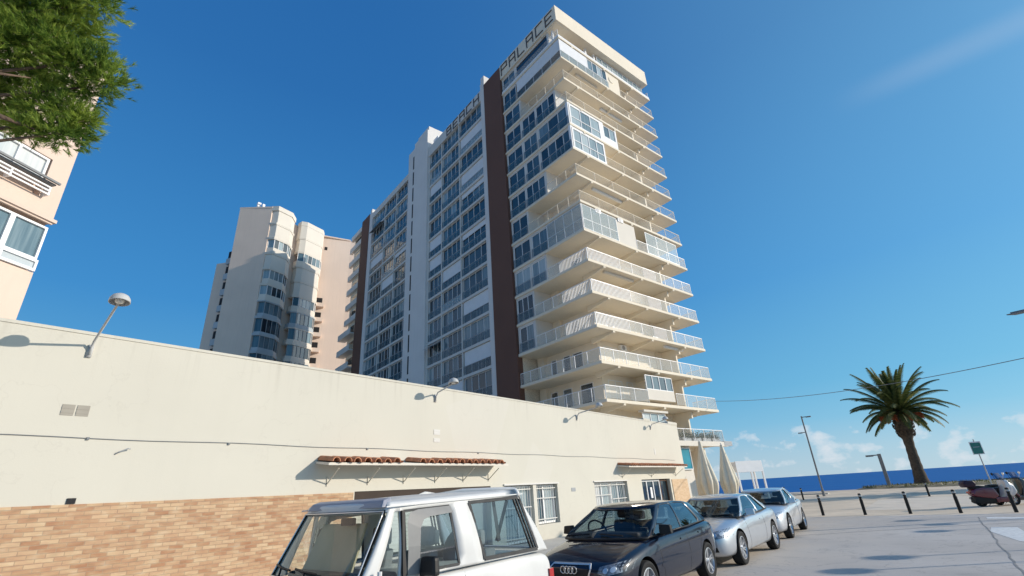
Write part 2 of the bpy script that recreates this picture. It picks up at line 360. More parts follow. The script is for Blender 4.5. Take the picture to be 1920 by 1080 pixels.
p2 = nd(nt, 'ShaderNodeMath', operation='POWER'); L(mxd.outputs[0], p2.inputs[0]); p2.inputs[1].default_value = 26
g2 = nd(nt, 'ShaderNodeVectorMath', operation='SCALE'); g2.inputs[0].default_value = (2.6,2.45,2.1); L(p2.outputs[0], g2.inputs['Scale'])
a2 = nd(nt, 'ShaderNodeVectorMath', operation='ADD'); L(an.outputs[2], a2.inputs[0]); L(g2.outputs[0], a2.inputs[1])
ad_ = nd(nt, 'ShaderNodeVectorMath', operation='ADD'); L(a2.outputs[0], ad_.inputs[0]); L(glow.outputs[0], ad_.inputs[1])
sc_ = nd(nt, 'ShaderNodeVectorMath', operation='SCALE'); L(ad_.outputs[0], sc_.inputs[0]); sc_.inputs['Scale'].default_value = 10.0
hs = nd(nt, 'ShaderNodeMix', data_type='RGBA'); hs.inputs[0].default_value = .9; L(sky.outputs[0], hs.inputs[6]); L(sc_.outputs[0], hs.inputs[7])
# low cumulus bank over the sea horizon
mp = nd(nt, 'ShaderNodeMapping'); mp.inputs['Scale'].default_value = (24,24,36); L(tc.outputs['Generated'], mp.inputs[0])
cn = nd(nt, 'ShaderNodeTexNoise'); cn.inputs['Scale'].default_value = 1; cn.inputs['Detail'].default_value = 7; cn.inputs['Roughness'].default_value = .55; L(mp.outputs[0], cn.inputs[0])
hb = ramp(nt, sx.outputs[2], [(.0,(.60,)*3),(.045,(.60,)*3),(.065,(.58,)*3),(.085,(.47,)*3),(.11,(.0,)*3)])
sm0 = nd(nt, 'ShaderNodeMath', operation='ADD'); L(cn.outputs[0], sm0.inputs[0]); L(hb, sm0.inputs[1])
sm = nd(nt, 'ShaderNodeMath', operation='SUBTRACT'); L(sm0.outputs[0], sm.inputs[0]); sm.inputs[1].default_value = .6
cf = ramp(nt, sm.outputs[0], [(.51,(0,0,0)),(.57,(.35,)*3),(.68,(.7,)*3)])
d_a, d_b = Vector((.159,.819,.551)).normalized(), Vector((.257,.802,.539)).normalized(); n_ = d_a.cross(d_b).normalized()
sd = nd(nt, 'ShaderNodeVectorMath', operation='DOT_PRODUCT'); L(tc.outputs['Generated'], sd.inputs[0]); sd.inputs[1].default_value = n_
sa = nd(nt, 'ShaderNodeMath', operation='ABSOLUTE'); L(sd.outputs['Value'], sa.inputs[0])
sw = nd(nt, 'ShaderNodeMapRange', interpolation_type='SMOOTHSTEP'); L(sa.outputs[0], sw.inputs[0]); sw.inputs[1].default_value = .03; sw.inputs[2].default_value = .0
sl_ = nd(nt, 'ShaderNodeVectorMath', operation='DOT_PRODUCT'); L(tc.outputs['Generated'], sl_.inputs[0]); sl_.inputs[1].default_value = d_b
se = nd(nt, 'ShaderNodeMapRange', interpolation_type='SMOOTHSTEP'); L(sl_.outputs['Value'], se.inputs[0]); se.inputs[1].default_value = .972; se.inputs[2].default_value = 1.0
sm_ = nd(nt, 'ShaderNodeMath', operation='MULTIPLY'); L(sw.outputs[0], sm_.inputs[0]); L(se.outputs[0], sm_.inputs[1])
st_ = nd(nt, 'ShaderNodeMath', operation='MULTIPLY'); L(sm_.outputs[0], st_.inputs[0]); st_.inputs[1].default_value = .10
cfa = nd(nt, 'ShaderNodeMath', operation='MAXIMUM'); L(cf, cfa.inputs[0]); L(st_.outputs[0], cfa.inputs[1])
cm = nd(nt, 'ShaderNodeMix', data_type='RGBA'); L(cfa.outputs[0], cm.inputs[0]); L(hs.outputs[2], cm.inputs[6]); cm.inputs[7].default_value = (7.6,8.0,8.5,1)
L(cm.outputs[2], bg.inputs[0])
SC.view_settings.view_transform = 'Standard'; SC.view_settings.look = 'None'; SC.view_settings.exposure = 0; SC.view_settings.gamma = 1
SC.cycles.max_bounces = 12; SC.cycles.diffuse_bounces = 8; SC.cycles.transparent_max_bounces = 16
SC.cycles.use_denoising = True

# ------------------------------------------------------------------ ground
def sheet(name, pts, mat, label, kind='structure'):
    m = MB(); m.add(pts, [list(range(len(pts)))]); o = m.build(name, mat); struct(o, kind); o['label'] = label; return o
g = MB()
ys = [-400,-60,0,40,66,70,74,80,90]; zs = [-.03,-.03,-.03,-.03,-.03,-.05,-.5,-1.5,-3.2]
xs = [-600,-150,-60,-20,0,20,60,150,600]
g.add([(x,y,z) for y,z in zip(ys,zs) for x in xs], [(j*9+i,j*9+i+1,(j+1)*9+i+1,(j+1)*9+i) for j in range(8) for i in range(8)])
o = struct(g.build('ground', M['sand'], smooth=True)); o['label'] = 'sandy ground sloping down to the sea'
sheet('sea', [(-40000,-3000,-2.0),(40000,-3000,-2.0),(40000,60000,-2.0),(-40000,60000,-2.0)], M['sea'], 'deep blue sea out to the horizon')
sheet('road', [(-6.2,-60,0),(40,-60,0),(40,26.4,0),(-6.2,26.4,0)], M['asphalt'], 'worn grey asphalt road beside the parked cars')
o = MB(); o.box(-11.7,-6.2,-60,26.4,-.04,.11); struct(o.build('pavement', M['pave']))['label'] = 'grey pavement in front of the white wall'
o = MB(); o.box(-6.2,-6.02,-60,26.4,-.04,.125); struct(o.build('kerb', M['kerb']))['label'] = 'stone kerb along the pavement'
sheet('plaza', [(-26,26.4,-.004),(40,26.4,-.004),(40,66.3,-.004),(-26,66.3,-.004)], M['plaza'], 'sandy paved promenade beyond the bollards')
sheet('footpath', [(-3.6,30.5,.002),(1.0,29.5,.002),(3.0,40,.002),(-1.0,43,.002),(-3.8,40.5,.002)], M['slab'], 'pale paved strip on the promenade')
o = MB(); o.box(-16,-9,56.5,57.2,-.004,.10); struct(o.build('promenade_edge', M['kerb']))['label'] = 'low pale stone edge at the back of the promenade'
g = MB(); n = 24
vs = [(2.6+8.6*cos(2*pi*i/n)*1.0-2.2, 69.5+4.8*sin(2*pi*i/n), .0) for i in range(n)] + [(2.4+7*cos(2*pi*i/n)-2.2, 69.5+4*sin(2*pi*i/n), .22) for i in range(n)]
g.add(vs, [[i,(i+1)%n,n+(i+1)%n,n+i] for i in range(n)] + [list(range(n,2*n))])
struct(g.build('planting_bed', noisy('dry_earth', (.30,.25,.16), .95, .3, .8, .4, 10)))['label'] = 'low earth bed around the palm'
# grass tufts on the bed and right-hand verge
g = MB()
for i in range(2600):
    if i < 1500:
        a = random.uniform(0,2*pi); r = sqrt(random.random()); x, y, z = .3+8*cos(a)*r, 69.5+4.4*sin(a)*r, .12
    else: x, y, z = random.uniform(2.6,9), random.uniform(33,44), 0
    h = random.uniform(.08,.3); a = random.uniform(0,pi); w = .06
    g.add([(x-w*cos(a),y-w*sin(a),z),(x+w*cos(a),y+w*sin(a),z),(x+random.uniform(-.1,.1),y+random.uniform(-.1,.1),z+h)], [(0,1,2)])
struct(g.build('grass', M['grass']), 'stuff')['label'] = 'dry grass on the palm bed and verge'
# paint and tar seams
def strip(pts, w, z=.004):
    m = MB()
    for a, b in zip(pts, pts[1:]):
        d = Vector((b[0]-a[0], b[1]-a[1], 0)).normalized(); q = Vector((-d.y, d.x, 0))*w/2
        m.quad(Vector((*a,z))-q, Vector((*b,z))-q, Vector((*b,z))+q, Vector((*a,z))+q)
    return m
m = MB(); m.add([(.62,24.1,.004),(5.4,22.9,.004),(5.5,23.6,.004),(.62,24.8,.004)], [(0,1,2,3)])
m.add([(.45,19.6,.004),(.85,17.2,.004),(1.5,16.6,.004),(1.15,19.0,.004),(1.1,20.8,.004),(.55,20.9,.004)], [(0,1,2,3,4,5)])
struct(m.build('road_marking', M['road_paint']))['label'] = 'worn white paint marks on the road'
m = MB()
for pts in ([(.41,24.9),(.43,20.6),(.46,15.5),(.49,12.2),(.5,8)], [(-4.2,18.2),(-2.5,19.6),(-.6,21.2),(2.5,23.2)]):
    pp = []
    for a, b in zip(pts, pts[1:]):
        for k in range(8): pp.append((a[0]+(b[0]-a[0])*k/8+random.uniform(-.03,.03), a[1]+(b[1]-a[1])*k/8+random.uniform(-.03,.03)))
    q = strip(pp, .035); m.add(q.v, q.f)
struct(m.build('tar_seam', M['crack']))['label'] = 'dark tar seam lines across the asphalt'

# ------------------------------------------------------------------ high-rise with roof lettering
QX, QY, Z0 = -17.453, 31.989, 7.51
RZ = atan2(-.203, .979)
T = thing('apartment_tower', 'tall cream high-rise with wraparound balconies, brown vertical stripes and dark letters along its roof edge', 'apartment building', (QX,QY,0), RZ)
FH = 2.9
def zs_(k): return Z0 + FH*(k-1)          # underside of slab k
TH = .26
def zt_(k): return zs_(k) + TH
# masses
m = MB()
m.box(-48.5,-2.4,2.6,11.8,0,48.0); m.box(-57,-48.5,2.6,4.2,0,47.7)            # core
m.box(-57,-9.8,.45,2.6,0,47.9)            # behind the long front
m.build('wall', M['cream_wall'], T)
m = MB(); m.box(-13.15,-9.8,-.18,2.5,0,49.75); m.build('brown_stripe', M['brown'], T)
m = MB(); m.box(-52.2,-48.9,-.18,2.5,0,49.4); m.build('brown_stripe', M['brown'], T)
m = MB(); m.box(-14.0,-13.15,-.1,.45,0,50.5); m.box(-13.9,-13.2,-.05,1.2,50.5,51.5); m.build('pier', M['shaft'], T)
m = MB(); m.box(-48.9,-47.6,-.1,.45,0,49.2); m.box(-48.9,-48.2,0,.7,49.2,50.2); m.build('pier', M['shaft'], T)
sh = MB(); sh.box(-33.5,-31.55,-.3,4,0,52.2); sh.box(-31.55,-27.45,-.3,4,0,53.0)
sh.box(-31.0,-27.6,0,6,53.0,53.9); lift = sh.build('stair_shaft', M['shaft'], T)
for k in range(1,16):
    z = zs_(k)+.25; m = MB(); m.box(-31.95,-31.60,-.312,-.28,z,z+2.35); m.build('slot_window', M['dark'], lift)
# slabs
slab_specs = []
for k in range(0,15):
    z = zs_(k); m = MB()
    m.box(-9.78,0,.0,15.4,z,z+TH)                         # wraparound balcony slab
    if k >= 1:
        m.box(-9.78,.03,-.03,.0,z+.02,z+TH-.02) ; m.box(.0,.03,.0,15.43,z+.02,z+TH-.02)
    o = m.build('floor_slab', M['cream'], T)
    for v in (2.0, 7.1, 12.0):
        if v == 12.0 and k == 0: continue
        b = MB(); b.hexa([(-2.4,v-.13,z-.45),(-.0,v-.13,z-.14),(-.0,v+.13,z-.14),(-2.4,v+.13,z-.45),(-2.4,v-.13,z),(.035,v-.13,z),(.035,v+.13,z),(-2.4,v+.13,z)])
        b.build('balcony_beam', M['cream'], o)
    b = MB(); b.hexa([(-2.5,11.5,z-.45),(-2.1,11.8,z-.45),(-2.1,15.0,z-.1),(-2.5,15.0,z-.1),(-2.5,11.5,z),(-2.1,11.8,z),(-2.1,15.2,z),(-2.5,15.2,z)])
    b.build('balcony_beam', M['cream'], o)
# bands of the long front and end section
for (xa, xb) in ((-27.45,-14.0), (-47.6,-33.5)):
    for k in range(1,16):
        z = zs_(k); m = MB(); m.box(xa,xb,-.04,.45,z-.04,z+TH); m.build('floor_band', M['band'], T)
for k in range(1,15):
    z = zs_(k); m = MB(); m.box(-57.9,-52.2,-.9 if k < 9 else -.05,.45,z,z+.2); m.box(-57.9,-52.2,-.9 if k < 9 else -.05,(-.82 if k < 9 else .03),z+.2,z+1.0); m.build('end_balcony', M['band'], T)
for k in range(0,15):
    z = zs_(k); m = MB(); m.box(-56.4,-52.5,.41,.449,z+.5,z+2.3); m.build('end_window', M['pane'], T)
# roof
m = MB(); m.box(-9.8,.12,-.12,15.5,47.75,47.95); m.box(-9.8,.12,-.12,.12,47.95,49.95); m.box(-.12,.12,.12,15.5,47.95,49.95); m.box(-9.8,-.12,15.26,15.5,47.95,49.95); m.box(-9.8,-9.5,.12,15.26,47.95,49.3)
m.hexa([(-2.4,-.0,47.5),(-.1,-.0,47.66),(-.1,2,47.66),(-2.4,2,47.5),(-2.4,0,47.75),(-.0,0,47.75),(-.0,2,47.75),(-2.4,2,47.75)])
roof = m.build('roof_fascia', M['cream'], T)
for bx_ in ((-27.45,-14.0,-.1,.4,47.9,49.55),(-47.6,-33.5,-.1,.4,47.9,49.0),(-57.5,-52.2,-.1,.4,47.7,48.6)):
    m = MB(); m.box(*bx_); m.build('parapet', M['band'], T)
m = MB(); m.box(-48.5,-9.8,.45,11.8,48.0,48.3); m.build('flat_roof', M['band'], T)
for bx_ in ((-26.9,-25.6,.4,2,48.3,50.9),(-22.9,-22.3,.4,1.0,48.3,50.5)):
    m = MB(); m.box(*bx_); m.build('rooftop_box', M['white_frame'], T)
# lettering as strokes
GL = {'B':[((0,0),(0,2)),((0,0),(1,0)),((0,1),(1,1)),((0,2),(.9,2)),((1,0),(1,1)),((.9,1),(.9,2))],
 'E':[((0,0),(0,2)),((0,0),(1,0)),((0,1),(.85,1)),((0,2),(1,2))],
 'A':[((0,0),(0,2)),((1,0),(1,2)),((0,2),(1,2)),((0,1),(1,1))],
 'C':[((0,0),(0,2)),((0,0),(1,0)),((0,2),(1,2))],
 'H':[((0,0),(0,2)),((1,0),(1,2)),((0,1),(1,1))],
 'P':[((0,0),(0,2)),((0,2),(1,2)),((0,1),(1,1)),((1,1),(1,2))],
 'L':[((0,0),(0,2)),((0,0),(1,0))]}
def word(txt, x0, x1, z0, h, y, par):
    n = len(txt); st = (x1-x0)/(n-.32); w = st*.66
    for i, ch in enumerate(txt):
        lx = x0 + i*st; m = MB(); t = .12
        for (a, b) in GL[ch]:
            ax, az, bx, bz = lx+a[0]*w, z0+a[1]*h/2, lx+b[0]*w, z0+b[1]*h/2
            m.box(min(ax,bx)-t/2, max(ax,bx)+t/2, y-.08, y, min(az,bz)-t/2, max(az,bz)+t/2)
        m.build('letter', M['letter'], par)
word('PALACE', -9.45, -.35, 48.15, 1.45, -.125, T)
word('BEACH', -22.2, -14.35, 48.1, 1.2, -.105, T)

# --- windows
def win(par, name, x0, x1, z0, z1, y, np_, tone=None, mat=None, axis='x', fr=.06, depth=.08, transom=None, framemat=None):
    """white framed window; axis 'x': lies along x at y, seen from -y; axis 'y': along y at x=y-arg, seen from +x"""
    f = MB(); p = MB()
    def bx(mb, a0, a1, d0, d1, c0, c1, tn=0.0):
        if axis == 'x': mb.box(a0,a1,y+d0,y+d1,c0,c1,0,tn)
        else: mb.box(y-d1,y-d0,a0,a1,c0,c1,0,tn)
    bx(f,x0,x1,0,depth,z1-fr,z1); bx(f,x0,x1,0,depth,z0,z0+fr)
    n = np_; st = (x1-x0)/n
    for i in range(n+1):
        xc = x0+i*st; a = max(x0, xc-fr/2); b = min(x1, xc+fr/2)
        if i == 0: b = x0+fr
        if i == n: a = x1-fr
        bx(f,a,b,0,depth,z0+fr,z1-fr)
    if transom:
        for i in range(n): bx(f,x0+i*st+fr,x0+(i+1)*st-fr/2,.01,depth,transom-fr/2,transom+fr/2)
    base = tone if tone is not None else random.choice([.1,.2,.3,.45,.6])
    for i in range(n):
        tn = max(.02, min(.98, base + random.uniform(-.22,.22)))
        bx(p,x0+i*st+.005,x0+(i+1)*st-.005,depth-.03,depth-.01,z0+.03,z1-.03,tn)
    fo = f.build(name, framemat or M['white_frame'], par)
    p.build('pane', mat or M['pane'], fo); return fo
def rail_x(par, x0, x1, z, y, mat, posts=1.3, h=1.0, top=M['white_frame'], name='railing'):
    m = MB(); m.box(x0,x1,y-.025,y+.025,z+h,z+h+.05)
    n = max(1, int((x1-x0)/posts))
    for i in range(n+1):
        xc = x0+(x1-x0)*i/n; m.box(max(x0,xc-.02),min(x1,xc+.02),y-.02,y+.02,z,z+h)
    o = m.build(name, top, par); g = MB(); g.box(x0+.02,x1-.02,y-.012,y+.008,z+.06,z+h-.02); g.build('rail_panel', mat, o); return o
def rail_y(par, y0, y1, z, x, mat, posts=1.3, h=1.0, top=M['white_frame'], name='railing'):
    m = MB(); m.box(x-.025,x+.025,y0,y1,z+h,z+h+.05)
    n = max(1, int((y1-y0)/posts))
    for i in range(n+1):
        yc = y0+(y1-y0)*i/n; m.box(x-.02,x+.02,max(y0,yc-.02),min(y1,yc+.02),z,z+h)
    o = m.build(name, top, par); g = MB(); g.box(x-.012,x+.008,y0+.02,y1-.02,z+.06,z+h-.02); g.build('rail_panel', mat, o); return o
def balusters(par, a0, a1, z, c, axis, sl=.16):
    m = MB(); n = int(abs(a1-a0)/sl)
    for i in range(n+1):
        a = a0+(a1-a0)*i/n
        if axis == 'x': m.box(a-.022,a+.022,c-.015,c+.015,z,z+1.0)
        else: m.box(c-.015,c+.015,a-.022,a+.022,z,z+1.0)
    if axis == 'x': m.box(a0,a1,c-.03,c+.03,z+1.0,z+1.06)
    else: m.box(c-.03,c+.03,a0,a1,z+1.0,z+1.06)
    m.build('baluster_railing', M['white_frame'], par)

# long front: three bays per floor and section
bays1 = [(-27.15,-23.95),(-23.75,-19.45),(-19.2,-14.1)]
bays2 = [(-47.5,-42.6),(-42.4,-38.25),(-38.05,-33.7)]
for sec, bays in ((0,bays1),(1,bays2)):
    for k in range(1,16):
        z = zt_(k); zz = zs_(k+1)-.04 if k < 15 else 47.9
        if k == 15: continue
        for bi, (x0, x1) in enumerate(bays):
            r = random.random()
            w = x1-x0; npn = 4 if w > 4.5 else 4 if w > 4 else 3
            if (sec, k, bi) in {(0,11,2),(0,5,2),(0,2,1),(0,12,0),(1,9,1),(1,11,0)}: r = .02
            zb = z+.02
            fo = win(T, 'window', x0+.05, x1-.05, zb, zz-.02, .18, npn, tone=random.choice([.12,.2,.3,.38,.45,.55] if sec == 0 else [.12,.2,.28,.4,.5,.62]), fr=.055)
            s = MB()
            if r < .06: s.box(x0+.1,x1-.1,.12,.17,z+1.0,zz-.05); s.build('roller_shutter', M['blind'], fo)
            elif r < .16: s.box(x0+.1,x1-.1,.12,.17,zz-.7,zz-.05); s.build('roller_shutter', M['blind'], fo)
            elif r < .25: s.hexa([(x0+.1,-.75,zz-.75),(x1-.1,-.75,zz-.75),(x1-.1,.1,zz-.2),(x0+.1,.1,zz-.2),(x0+.1,-.75,zz-.71),(x1-.1,-.75,zz-.71),(x1-.1,.1,zz-.16),(x0+.1,.1,zz-.16)]); s.build('sun_awning', random.choice([M['blind'],M['grey_frame']]), fo)
            rail_x(T, x0+.02, x1-.02, z, .03, M['rail_glass'] if random.random() < .9 else M['clear_glass'], 1.4, .92, M['grey_frame'])
    for (x0, x1) in bays[:-1]:
        m = MB(); m.box(x1, x1+.2, -.02, .45, 0, 47.9); m.build('mullion_pier', M['band'], T)
for xa, xb in ((-27.45,-27.15),(-14.1,-14.0),(-33.7,-33.5)):
    m = MB(); m.box(xa,xb,-.02,.45,0,47.9); m.build('mullion_pier', M['band'], T)

# corner volume: per floor, where the flush glazing stops and the open balcony starts
spec = {14:dict(rec=1.5,b=[(9.6,7.4,2,.15),(7.1,1.7,1,.12)],v=0), 13:dict(rec=0,b=[(9.6,7.4,2,.15)],v=4.2),
 12:dict(rec=6.8,b=[(9.6,7.0,2,.12)],v=0), 11:dict(rec=1.5,b=[(9.6,7.1,2,.12),(6.8,4.7,2,.15),(4.5,1.7,3,.15)],v=0),
 10:dict(rec=0,b=[(9.6,7.1,2,.25),(6.8,4.7,2,.3),(4.4,.1,3,.28)],v=4.6), 9:dict(rec=0,b=[(9.6,7.0,2,.35),(6.7,4.7,2,.4),(4.4,.1,4,.12)],v=4.7),
 8:dict(rec=3.9,b=[(9.6,7.2,2,.15),(7.0,4.2,3,.2)],v=0), 7:dict(rec=7.0,b=[(9.6,7.2,2,.15)],v=0),
 6:dict(rec=0,b=[(9.6,7.1,2,.2),(6.8,4.6,2,.22)],v=4.7), 5:dict(rec=5.0,b=[(9.6,7.4,2,.55),(7.1,5.2,2,.5)],v=0),
 4:dict(rec=7.1,b=[(9.6,7.3,3,.15)],v=0), 3:dict(rec=7.2,b=[(9.5,7.5,2,.3)],v=0), 2:dict(rec=9.75,b=[],v=0), 1:dict(rec=9.75,b=[],v=0), 0:dict(rec=9.75,b=[],v=0)}
WR = 2.4                                   # recess depth of the short face
for k, s in spec.items():
    z = zt_(k); zz = zs_(k+1) if k < 14 else 47.75; rec = s['rec']
    fill = MB(); any_ = False
    if rec < 9.5:                          # white surrounds of the flush part
        fill.box(-9.78,-max(rec,.1),.10,.24,z,z+.12); fill.box(-9.78,-max(rec,.1),.10,.24,zz-.22,zz)
        edges = sorted({9.75, max(rec,.02)} | {e for b in s['b'] for e in b[:2]}, reverse=True)
        cov = [(b[1], b[0]) for b in s['b']]
        for a, b in zip(edges, edges[1:]):
            if not any(c0 - 1e-3 <= b and a <= c1 + 1e-3 for c0, c1 in cov) and not (k == 13 and a < 7.5) and not (k == 6 and a < 4.7):
                fill.box(-a,-b,.10,.24,z+.12,zz-.22)
        if rec > .3: fill.box(-rec-.12,-rec,.24,2.6,z,zz)
        any_ = True
    if any_: fill.build('window_surround', M['band'], T)
    for (a, b, n, tn) in s['b']:
        win(T, 'glazed_bay', -a, -b, z+.12, zz-.22, .13, n, tone=tn+.12, fr=.06)
        rail_x(T, -a, -b, z, -.0, M['rail_glass'] if k not in (14,) else M['rail_light'], 1.2, .9, M['grey_frame'])
    # long-side open balcony
    if rec > .3:
        x1 = -.05
        if k in (3,4,5):
            balusters(T, -3.4, -.08, z, .05, 'x'); rail_x(T, -rec, -3.4, z, .05, M['rail_light'], 1.2)
        elif k == 14: rail_x(T, -rec, -.05, z, .05, M['rail_light'], .9)
        else: rail_x(T, -rec, -.05, z, .05, M['rail_light'] if k < 7 else M['thin_glass'], 1.25, 1.0, M['white_frame'] if k < 7 else M['cream'])
        # doors in the recessed long wall
        ds = {1:[(8.6,7.7,.4),(7.0,5.9,.45),(4.9,3.4,.1)],2:[(8.2,7.5,.15),(6.6,5.7,.45),(5.4,4.2,.02)],3:[(5.2,4.2,.3)],4:[(5.9,4.9,.12)],5:[(4.4,3.0,.2)],
              7:[(5.2,4.2,.5)],8:[(3.4,2.6,.12)],12:[(5.5,3.5,.15)],0:[(7,5,.1)]}.get(k, [])
        for a, b, tn in ds: win(T, 'balcony_door', -a, -b, z, z+2.15, 2.55, 1, tone=tn, fr=.07)
        if rec > 6:
            m = MB(); m.box(-rec+.02,-rec+.9,2.2,2.6,z,zz); m.build('recess_pier', M['cream_wall'], T)
    # short (sea-end) face
    v = s['v']
    if k in (9,10):
        win(T, 'glazed_bay', .35, v, z+.15, zz-.2, -.05, 4 if k == 9 else 3, tone=.78, axis='y', fr=.08, transom=z+1.05)
        m = MB(); m.box(-.30,-.02,.02,.33,z,zz); m.box(-.22,-.05,.33,v,z,z+.15); m.box(-.22,-.05,.33,v,zz-.2,zz); m.box(-WR,-.05,v,v+.12,z,zz)
        if k == 10: m.box(-.22,-.05,v+.12,v+.6,z,zz); m.box(-.22,-.05,v+2.4,v+2.6,z,zz); m.box(-.22,-.05,v+.6,v+2.4,z,z+.9)
        m.build('window_surround', M['white_frame'], T)
        if k == 10: win(T, 'glazed_bay', v+.6, v+2.4, z+.9, zz-.25, -.08, 2, tone=.7, axis='y')
    if k == 13:
        m = MB(); m.box(-7.1,-.05,.02,.1,z+1.0,zz-.12); m.box(-.10,-.03,.02,4.2,z+1.0,zz-.12); m.build('closing_panel', M['blind'], T)
        rail_x(T, -7.1, -.04, z, .03, M['rail_glass'], 1.2, .95); rail_y(T, .05, 7.5, z, -.04, M['clear_glass'], 1.2, .95)
        win(T, 'glazed_bay', 4.3, 7.4, z+1.0, zz-.1, -.08, 4, tone=.6, axis='y')
        m = MB(); m.box(-.3,-.1,7.4,9.6,z,zz); m.lathe([(0,0),(.42,.0),(.42,.06),(0,.06)], (-.1,8.2,z+1.7), 'x', 16); m.build('closing_panel', M['cream'], T)
    if k == 14:
        m = MB()
        for bx_ in ((-.9,-.65,5.0,5.25),(-.9,-.65,6.4,6.65),(-1.75,-1.5,.9,1.15),(-1.2,-1.0,.3,.5)):
            m = MB(); m.box(*bx_,z,zz); m.build('column', M['white_frame'], T)
        win(T, 'glazed_bay', 6.8, 15.1, z+.6, zz-.15, -.55, 9, tone=.6, axis='y'); 
        m = MB(); m.box(-.75,-.5,6.7,15.2,z,z+.6); m.box(-.03,.02,.0,15.4,z-.02,z+.22); m.box(-9.7,.02,-.04,.0,z-.02,z+.22); m.build('parapet_lip', M['white_frame'], T)
    if k == 6:
        win(T, 'glass_screen', -4.5, -.02, z+.05, zz-.15, -.0, 4, mat=M['clear_glass'], fr=.03, depth=.04, transom=z+1.05)
        win(T, 'glass_screen', .1, 4.7, z+.05, zz-.15, .0, 4, mat=M['clear_glass'], axis='y', fr=.04, depth=.04, transom=z+1.05)
        m = MB(); m.box(-.25,-.06,4.7,7.4,z,zz-.2); m.build('closing_panel', M['bay_white'], T)
        win(T, 'glass_screen', 9.0, 14.2, z+.05, zz-.25, -.02, 3, mat=M['clear_glass'], axis='y', fr=.05, depth=.04)
    if k == 0:
        win(T, 'glass_screen', 4.4, 7.4, z+.9, zz-.5, -.3, 3, tone=.75, axis='y')
        m = MB(); m.box(-.6,-.05,4.3,7.5,zz-.46,zz-.30); m.build('awning_box', M['bay_white'], T)
        win(T, 'balcony_door', 2.5, 4.0, z+.8, z+2.2, -WR+.02, 3, tone=.15, axis='y')
    if k == 1:
        m = MB(); m.box(-1.9,-.12,5.3,9.0,z+.3,z+1.15); m.build('closing_panel', M['bay_white'], T)
        win(T, 'glass_screen', 5.3, 9.0, z+1.15, zz-.3, -.14, 4, tone=.6, axis='y')
    v0 = {9:v+.15,10:v+2.6,6:7.4,13:9.6,14:.05}.get(k, .05)
    if k in (3,4,5):
        balusters(T, .1, 4.2 if k != 4 else 5.0, z, -.05, 'y'); rail_y(T, 4.2 if k != 4 else 5, 7.6, z, -.05, M['rail_light']); balusters(T, 7.6, 9.4, z, -.05, 'y'); rail_y(T, 9.4, 15.3, z, -.05, M['rail_light'])
    elif k == 1: rail_y(T, .05, 5.2, z, -.05, M['rail_light']); rail_y(T, 9.1, 15.3, z, -.05, M['rail_light'])
    elif k != 14: rail_y(T, v0, 15.3, z, -.05, M['rail_light'] if k in (1,2,6) else M['thin_glass'], 1.4 if k < 7 else 2.2, 1.0, M['white_frame'] if k < 7 else M['cream'])
    rail_x(T, -2.4, -.05, z, 15.33, M['rail_light'])        # far corner return
    # doors and windows of the recessed sea-end wall
    if k not in (14,):
        rs = random.Random(k*5+1)
        win(T, 'balcony_door', 3.3, 5.1, z, z+2.2, -WR-.04+.06, 2, tone=rs.choice([.3,.5,.7]), axis='y')
        win(T, 'balcony_door', 5.7, 6.5, z, z+2.2, -WR-.04+.06, 1, tone=.2, axis='y')
        if k != 2: win(T, 'balcony_door', 8.2, 9.9, z, z+2.2, -WR-.04+.06, 2, tone=rs.choice([.3,.5,.7]), axis='y')
        else: win(T, 'vent_window', 7.9, 9.9, z+1.5, z+1.95, -WR+.02, 3, tone=.15, axis='y')
        m = MB(); m.box(-WR+.01,-.9,11.6,11.8,z,zz-.02); m.box(-.9,-.5,11.6,11.8,zz-.6,zz-.02); m.build('partition_wall', M['cream_wall'], T)
        m = MB(); m.tube([(-WR+.1,10.6,z),(-WR+.1,10.6,zz)], .05, 6); m.build('drain_pipe', M['cream'], T)
# air conditioners and small balcony clutter
for (k, y, zz, x) in ((9,.9,2.2,-.35),(6,1.9,2.25,.0),(6,5.0,2.3,.0),(4,8.5,.2,-1.2),(3,9.0,.2,-1.2),(7,2.9,.3,-2.1),(2,5.3,2.0,-2.1),(5,9.4,.1,-1.4)):
    m = MB(); z = zt_(k)+zz; m.box(x-.3,x+.02,y,y+.75,z,z+.5); o = m.build('air_conditioner', M['white_frame'], T); bevel(o, .02)
    m = MB(); m.lathe([(.0,.005),(.2,.005),(.2,.02),(0,.02)], (x+.02,y+.32,z+.25), 'x', 14); m.build('fan_grille', M['grey_frame'], o)
for k, (a0, a1) in {2:(9.6,12.5),4:(2.6,6.6),7:(2.7,6.9),11:(6.0,9.5),12:(2.7,6.0)}.items():
    zz = zs_(k+1); m = MB(); m.box(-.75,-.52,a0,a1,zz-.22,zz-.03); m.build('awning_cassette', random.choice([M['blind'],M['canvas'],M['bay_white']]), T)
